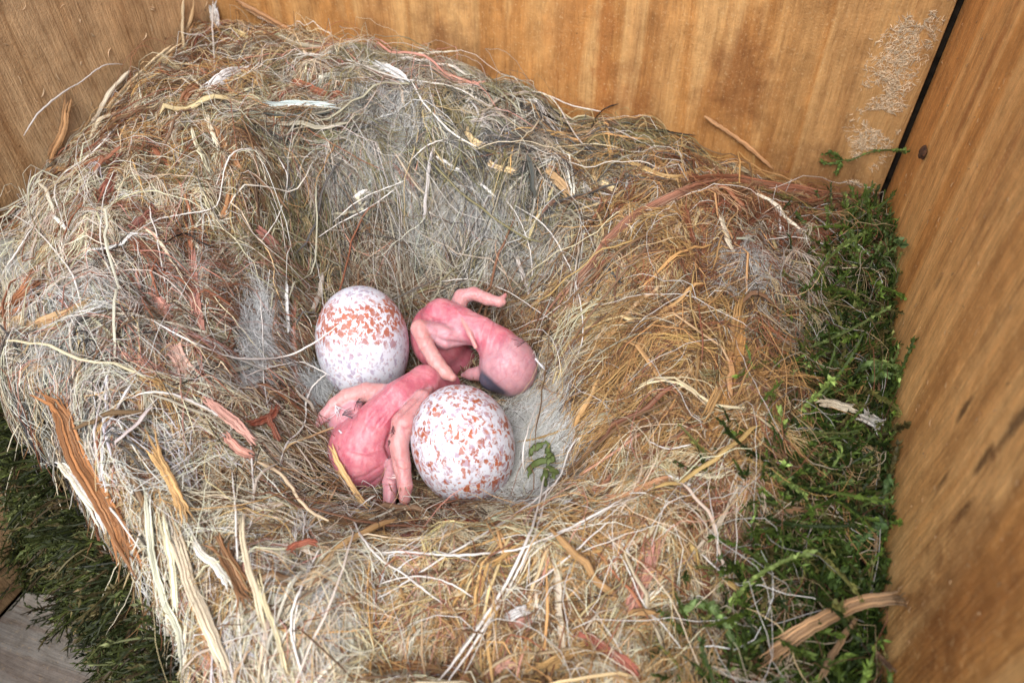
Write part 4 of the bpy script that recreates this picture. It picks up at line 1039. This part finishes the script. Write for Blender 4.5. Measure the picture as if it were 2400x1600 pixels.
grow('body', A_PR, [(1138, 715, 9.60, 74, 1.8, -35), (945, 590, 10.4, 105, 1.15, 0, 1)], MAT_SKIN, chA, [(-.03, 16, [(790, 420), (860, 455), (950, 470), (1030, 478)]), (-.02, 14, [(760, 330), (850, 340), (930, 380)]), (.012, 9, [(900, 230), (960, 300), (1060, 320), (1130, 320)]),
    (-.014, 9, [(1110, 330), (1085, 420), (1070, 520)]), (.010, 8, [(1150, 345), (1125, 430), (1100, 520)]), (-.009, 8, [(1200, 370), (1160, 440), (1135, 530)]), (-.008, 7, [(1260, 400), (1200, 460), (1165, 540)]), (-.008, 7, [(1330, 440), (1300, 465), (1250, 490)]),
    (-.012, 8, [(700, 440), (745, 430), (780, 425)]), (-.010, 7, [(800, 540), (830, 530), (850, 515)]), (-.008, 7, [(700, 290), (760, 300), (800, 330)]), (-.006, 6, [(1090, 600), (1120, 560), (1190, 540)]), (-.006, 6, [(1110, 640), (1170, 600), (1240, 590)])])
B_PR = [('e', .05, .05, 376, 1128, 9.25, 204, 226, 195, 20),
        ('c', .09, .0, [(400, 1080, 9.22, 178), (470, 930, 9.12, 128), (600, 790, 9.2, 106), (745, 690, 9.45, 94), (860, 720, 9.9, 100)]),
        ('e', .05, .4, 930, 790, 10.35, 130, 130, 120, 0),
        ('c', .03, .95, [(520, 770, 9.25, 66), (400, 755, 9.3, 56), (285, 785, 9.32, 50), (215, 830, 9.3, 44)]),
        ('c', .02, .7, [(215, 830, 9.3, 42), (150, 900, 9.28, 36), (102, 962, 9.28, 14)]),
        ('c', .03, .35, [(330, 850, 9.3, 58), (255, 900, 9.32, 60), (205, 1010, 9.42, 58), (192, 1130, 9.5, 52)]),
        ('c', .02, .8, [(775, 745, 9.28, 22), (735, 790, 9.12, 48), (660, 890, 8.95, 66)]),
        ('c', .018, .95, [(690, 850, 9.0, 58), (625, 940, 8.86, 74), (592, 1050, 8.8, 60), (612, 1190, 8.72, 52), (632, 1310, 8.66, 44), (630, 1392, 8.66, 34)]),
        ('c', .02, .6, [(565, 1190, 8.98, 50), (545, 1290, 8.84, 46), (538, 1420, 8.78, 38)]),
        ('c', .012, .6, [(510, 1290, 8.80, 16), (560, 1300, 8.76, 14)])]
grow('body', B_PR, [(400, 1260, 9.0, 60, 1.6, 15, 1)], MAT_SKIN, chB, [(.016, 9, [(400, 880), (480, 800), (590, 700), (680, 640)]), (-.03, 14, [(560, 930), (640, 850), (720, 780), (770, 720)]), (.012, 8, [(500, 960), (560, 880), (650, 800), (740, 720)]),
    (-.03, 14, [(540, 1000), (520, 1080), (560, 1170), (585, 1230)]), (-.010, 8, [(330, 900), (300, 980), (270, 1050)]), (-.012, 9, [(300, 1280), (400, 1250), (480, 1200), (560, 1150)]), (-.010, 8, [(360, 1330), (440, 1290), (510, 1240)]), (.010, 10, [(300, 1100), (400, 1120), (500, 1090)]),
    (-.012, 6, [(500, 1262), (540, 1268), (580, 1256)]), (-.012, 6, [(500, 1305), (540, 1312), (582, 1300)]), (-.010, 6, [(590, 1210), (630, 1215), (665, 1205)]), (-.008, 6, [(598, 1300), (632, 1306), (668, 1298)]), (-.010, 7, [(390, 720), (400, 760), (395, 800)]), (-.01, 7, [(600, 960), (640, 980), (690, 970)]),
    (-.008, 8, [(430, 1000), (470, 940), (540, 860)]), (-.008, 8, [(370, 990), (430, 900), (520, 810)]), (-.007, 7, [(700, 630), (760, 640), (820, 680)])])
def tuft(name, parent, cx, cy, d, dirs, col, w=5, n=5, L=60):
    Ps = []
    for j in range(n):
        a = math.radians(rng.uniform(*dirs)); l = L*rng.uniform(.5, 1.1)
        p0 = (cx+rng.normal(0, 3), cy+rng.normal(0, 3)); p1 = (p0[0]+math.cos(a)*l*.5+rng.normal(0, 4), p0[1]+math.sin(a)*l*.5+rng.normal(0, 4)); p2 = (p0[0]+math.cos(a+.4*rng.normal())*l, p0[1]+math.sin(a)*l)
        Ps.append(resample([HP(*p0, d), HP(*p1, d-.03), HP(*p2, d+.02)], 8))
    P = np.array(Ps); V, F = tubes(P, np.full((n, 8), HR(w*.5, d))*np.array([1, 1, 1, 1, .9, .8, .5, .2]), .7, 4)
    o = mesh_obj(name, V, F, MAT_HAIR, None, np.broadcast_to(lin(col), (len(V), 3)))
    o.parent = parent; o.matrix_parent_inverse = parent.matrix_world.inverted(); return o
tuft('down_tuft', chA, 1405, 560, 9.62, (40, 75), (226, 226, 230), 8, 4, 150)
tuft('down_tuft', chA, 1350, 455, 9.42, (140, 200), (70, 50, 54), 4, 5, 100)
tuft('down_tuft', chB, 215, 835, 9.18, (20, 110), (226, 226, 230), 4, 9, 90)
tuft('down_tuft', chB, 260, 890, 9.12, (-60, 40), (110, 96, 104), 5, 9, 80)
tuft('down_tuft', chB, 240, 985, 9.0, (20, 70), (226, 230, 236), 4, 10, 100)
tuft('down_tuft', chB, 345, 815, 9.12, (-60, 120), (96, 76, 82), 5, 10, 50)
tuft('down_tuft', chB, 560, 960, 8.72, (70, 120), (110, 76, 80), 4, 9, 70)
tuft('down_tuft', chB, 535, 1040, 8.74, (40, 100), (100, 70, 74), 4, 7, 55)
tuft('down_tuft', chB, 590, 1255, 8.70, (160, 200), (238, 210, 208), 6, 4, 70)

# ------------------------------------------------------------------ moss
def moss_geo(paths, leafL, leafW, per, cols, stem=.012, lean=.75):
    """paths (N,K,3): stems clothed in pointed leaflets -> verts, faces list, colours"""
    N, K = paths.shape[:2]
    s = np.linspace(0, 1, K); V1, F1 = tubes(paths, np.full((N, K), stem)*np.clip((1-s)*4+.3, 0, 1), 1, 4)
    c1 = np.repeat(cols*.7, K*4, 0)
    u = np.sort(rng.random((N, per)), 1)*(K-1.001); i = u.astype(int); f = (u-i)[..., None]
    ar = np.arange(N)[:, None]; base = paths[ar, i]*(1-f)+paths[ar, i+1]*f
    T = paths[ar, i+1]-paths[ar, i]; T /= np.linalg.norm(T, axis=2, keepdims=True)+1e-9
    rd = rng.normal(size=base.shape); rd -= (rd*T).sum(2, keepdims=True)*T; rd /= np.linalg.norm(rd, axis=2, keepdims=True)+1e-9
    D = T*lean+rd*(1.1-lean*.6)+rng.normal(0, .15, T.shape); D /= np.linalg.norm(D, axis=2, keepdims=True)
    Sd = np.cross(D, rd); Sd /= np.linalg.norm(Sd, axis=2, keepdims=True)+1e-9; Nn = np.cross(Sd, D)
    l = leafL*rng.uniform(.6, 1.3, (N, per, 1)); w = leafW*rng.uniform(.7, 1.3, (N, per, 1))
    bend = rng.normal(0, .25, (N, per, 1))
    v = np.stack([base, base+D*l*.45+Sd*w, base+D*l*.45+Nn*w*.45, base+D*l*.45-Sd*w, base+D*l+Nn*l*bend], 2)
    nb = N*per; V2 = v.reshape(-1, 3); b = np.arange(nb)[:, None]*5
    F2 = np.concatenate([b+np.array(q) for q in ([0, 1, 2], [0, 2, 3], [1, 4, 2], [2, 4, 3], [0, 3, 1], [1, 3, 4])])+len(V1)
    lc = np.repeat(cols[:, None, :]*np.exp(rng.normal(0, .28, (N, per, 1))), 5, 1).reshape(-1, 3)
    return np.vstack([V1, V2]), [F1, F2], np.clip(np.vstack([c1, lc]), .003, .8)
def moss_stems(x, y, L, K=7, up=.8, sink=.12):
    N = len(x); d = rng.normal(size=(N, 3))*np.array([1, 1, .5]); d[:, 2] = np.abs(d[:, 2])+up
    e_ = .1; gxn = -(hh(x+e_, y)-hh(x-e_, y))/(2*e_); gyn = -(hh(x, y+e_)-hh(x, y-e_))/(2*e_)
    d[:, 0] += np.clip(gxn, -2, 2)*.8; d[:, 1] += np.clip(gyn, -2, 2)*.8
    d /= np.linalg.norm(d, axis=1)[:, None]; ln = rng.uniform(*L, N); P = np.empty((N, K, 3)); p = np.stack([x, y, hh(x, y)-sink], 1)
    bend = rng.normal(0, .35, (N, 3)); bend[:, 2] -= .25
    for k_ in range(K):
        P[:, k_] = p; p = p+d*(ln/(K-1))[:, None]; d = d+bend/(K-1)*1.4; d /= np.linalg.norm(d, axis=1)[:, None]
    P[..., 0] = np.clip(P[..., 0], -6.95, 4.98); P[..., 1] = np.minimum(P[..., 1], 6.05); P[..., 2] = np.maximum(P[..., 2], -4.58)
    return P
def moss_cols(N):
    pal = np.array([lin(c) for c in ((86, 98, 46), (62, 74, 36), (112, 126, 62), (138, 128, 82), (110, 94, 62), (148, 158, 100))])
    return pal[rng.choice(6, N, p=[.28, .3, .16, .1, .1, .06])]*np.exp(rng.normal(0, .25, (N, 1)))
a = rng.uniform(2.9, 4.97, 40000); b = rng.uniform(-4.6, 6.0, 40000); ok = moss_right(a, b) > rng.normal(.05, .22, 40000)
ok &= (b < 5.1) | ((b < 5.7) & (a > 4.2) & (rng.random(40000) < .35)); a, b = a[ok][:7600], b[ok][:7600]
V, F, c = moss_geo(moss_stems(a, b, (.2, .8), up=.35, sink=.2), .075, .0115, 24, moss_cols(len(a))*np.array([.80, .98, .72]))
q = rng.permutation(len(a))[:230]; q = q[b[q] < 4.9]; Pf = moss_stems(a[q], b[q], (.5, 1.2), K=10, up=.1, sink=-.02); Pf[..., 2] = np.maximum(Pf[..., 2], hh(Pf[..., 0], Pf[..., 1])+.10)
V_, F_, c_ = moss_geo(Pf, .075, .020, 60, moss_cols(len(q))*np.array([.85, .98, .72]), .016, .95)
F = [np.vstack([F[0], F_[0]+len(V)]), np.vstack([F[1], F_[1]+len(V)])]; V = np.vstack([V, V_]); c = np.vstack([c, c_])
tag(mesh_obj('moss', V, F, MAT_MOSS, None, c, smooth=False), 'dark green shaggy moss packed between the nest and the right board', 'moss', kind='stuff')
a = rng.uniform(-6.95, 0.5, 40000); b = rng.uniform(-4.7, .8, 40000); hz_ = hh(a, b)
ok = (hz_ < .0) & (hz_ > -4.3) & (np.hypot(a+.5, b-.4) > 2.3); ok &= vnoise(a, b, 1.6, 41) > -.22; a, b = a[ok][:3400], b[ok][:3400]
V, F, c = moss_geo(moss_stems(a, b, (.15, .75), up=.1, sink=.15), .095, .014, 18, moss_cols(len(a))*np.array([.46, .44, .42]))  # shade of the low left corner put into these darker moss colours
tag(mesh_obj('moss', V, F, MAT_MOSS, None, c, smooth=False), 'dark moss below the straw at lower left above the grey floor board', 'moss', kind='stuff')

def sprig(paths, label, col, leafL=.10, leafW=.03, per=70, off=.18, stem=.022, rootoff=None):
    P = []
    for s in paths:
        p = parse(s); P.append(resample(hit(p[:, 0], p[:, 1], off), 16))
    P = np.array(P); P[1:] += 0
    cc = lin(col)*np.exp(rng.normal(0, .12, (len(P), 1)))
    V, F, c = moss_geo(P, leafL, leafW, per, cc, stem, .95)
    o = mesh_obj('moss_sprig', V-P[0, 0], F, MAT_MOSS, None, c, smooth=False); o.location = Vector(P[0, 0]*U)
    return tag(o, label, 'moss sprig', 'loose moss sprigs')
sprig(['2130,356 2085,352 2040,356 1990,376 1945,368', '1975,374 1950,358 1930,362', '1975,376 1945,385 1925,378', '1972,378 1968,392 1962,402'], 'thin green moss sprig reaching across the dark corner gap of the box', (100, 122, 58), .07, .022, 40, .10, .012)
sprig(['2005,470 1985,520 1995,570 2040,600 2095,625', '2000,470 2010,510 2025,540 2028,545', '2030,500 2050,530 2090,555 2120,575', '2040,440 2030,470 2020,500', '1990,460 1980,500 1990,540'], 'bright green trailing moss sprig of several strands under the corner gap', (108, 132, 78), .09, .03, 70, .22, .022)
sprig(['1590,1432 1630,1415 1670,1425 1705,1470 1720,1520'], 'pale green moss sprig arching over straw at the lower right', (118, 140, 84), .10, .03, 80, .24, .026)
sprig(['2005,870 2030,855 2060,860', '2040,895 2060,875 2075,880'], 'small curled green moss sprig beside the frayed pale straw', (100, 122, 70), .10, .03, 50, .25, .022)
sprig(['2085,1110 2078,1140 2070,1180', '2085,1225 2050,1240 2010,1270'], 'green moss sprig standing against the right board halfway down', (92, 118, 66), .10, .03, 50, .2, .022)
sprig(['1945,1380 1950,1330 1965,1300 1990,1290', '1960,1400 1970,1350 1985,1320'], 'upright green moss sprig in the moss above the tan straw bundle', (88, 112, 56), .10, .03, 60, .25, .024)
sprig(['60,1265 100,1290 140,1300', '90,1240 130,1260 165,1270'], 'blue green moss sprig low at the left edge', (92, 122, 88), .10, .028, 60, .2, .02)

# green scrap of leaf on the grey down
def ribbons(s_list, wpx, col, off):
    P = []; Wd = []
    for s in s_list:
        p = parse(s); q = resample(hit(p[:, 0], p[:, 1], off, balls=False), 14); P.append(q)
        u = np.linspace(0, 1, 14); Wd.append(wpx*.5*9/FPX*np.clip(np.minimum(u*4+.25, (1-u)*4+.15), 0, 1)*(1+.35*np.interp(u, np.linspace(0, 1, 8), rng.uniform(-1, 1, 8))))
    P = np.array(P); P = P+rng.normal(0, .012, P.shape); V, F = tubes(P, np.array(Wd), .16, 6, np.broadcast_to(np.array([0., -.4, 1]), (len(P), 3)))
    return V, F, np.broadcast_to(lin(col), (len(V), 3))
V, F, c = ribbons(['1276,1036 1262,1048 1246,1058 1240,1072', '1280,1034 1286,1060 1272,1080 1245,1090 1235,1122', '1284,1050 1290,1080 1282,1090', '1280,1090 1296,1100 1300,1118 1288,1118', '1277,1092 1279,1120 1276,1140'], 13, (98, 112, 62), .27)
p0 = V.mean(0); lf = mesh_obj('leaf_scrap', V-p0, F, MAT_MOSS, None, c); lf.location = Vector(p0*U)
tag(lf, 'curled green leaf scrap lying on the grey down pad beside the front egg', 'leaf scrap')
# white tuft above the far hatchling, brown crumb on the right board
strand('down_flake', '1092,650 1108,640 1130,638 1152,645', 30, (222, 230, 230), off=.10, flat=.4, sides=7, strands=4, taper=(.4, .4))
import bmesh
bm = bmesh.new(); bmesh.ops.create_icosphere(bm, subdivisions=3, radius=.085*U)
for v in bm.verts: v.co *= 1+.5*float(vnoise(np.array(v.co.x*2600.), np.array(v.co.z*2600.+v.co.y*1900), 1, 3)); v.co.x *= .6
me = bpy.data.meshes.new('bark_crumb'); bm.to_mesh(me); bm.free()
mm = NT('brown crumb'); mm.set(mm.p.inputs['Base Color'], mm.ramp(mm.noise(mm.objvec(), 20, 4), [(.3, sk(40, 24, 14)), (.7, sk(92, 58, 32))])); mm.p.inputs['Roughness'].default_value = .9
me.materials.append(mm.m); cr = bpy.data.objects.new('bark_crumb', me); COL.objects.link(cr)
r_ = ray(np.array(2162.), np.array(358.)); t_ = (4.97-CAM[0])/r_[0]; cr.location = Vector((CAM+t_*r_)*U)
tag(cr, 'tiny dark brown crumb stuck to the right board near the corner', 'crumb')
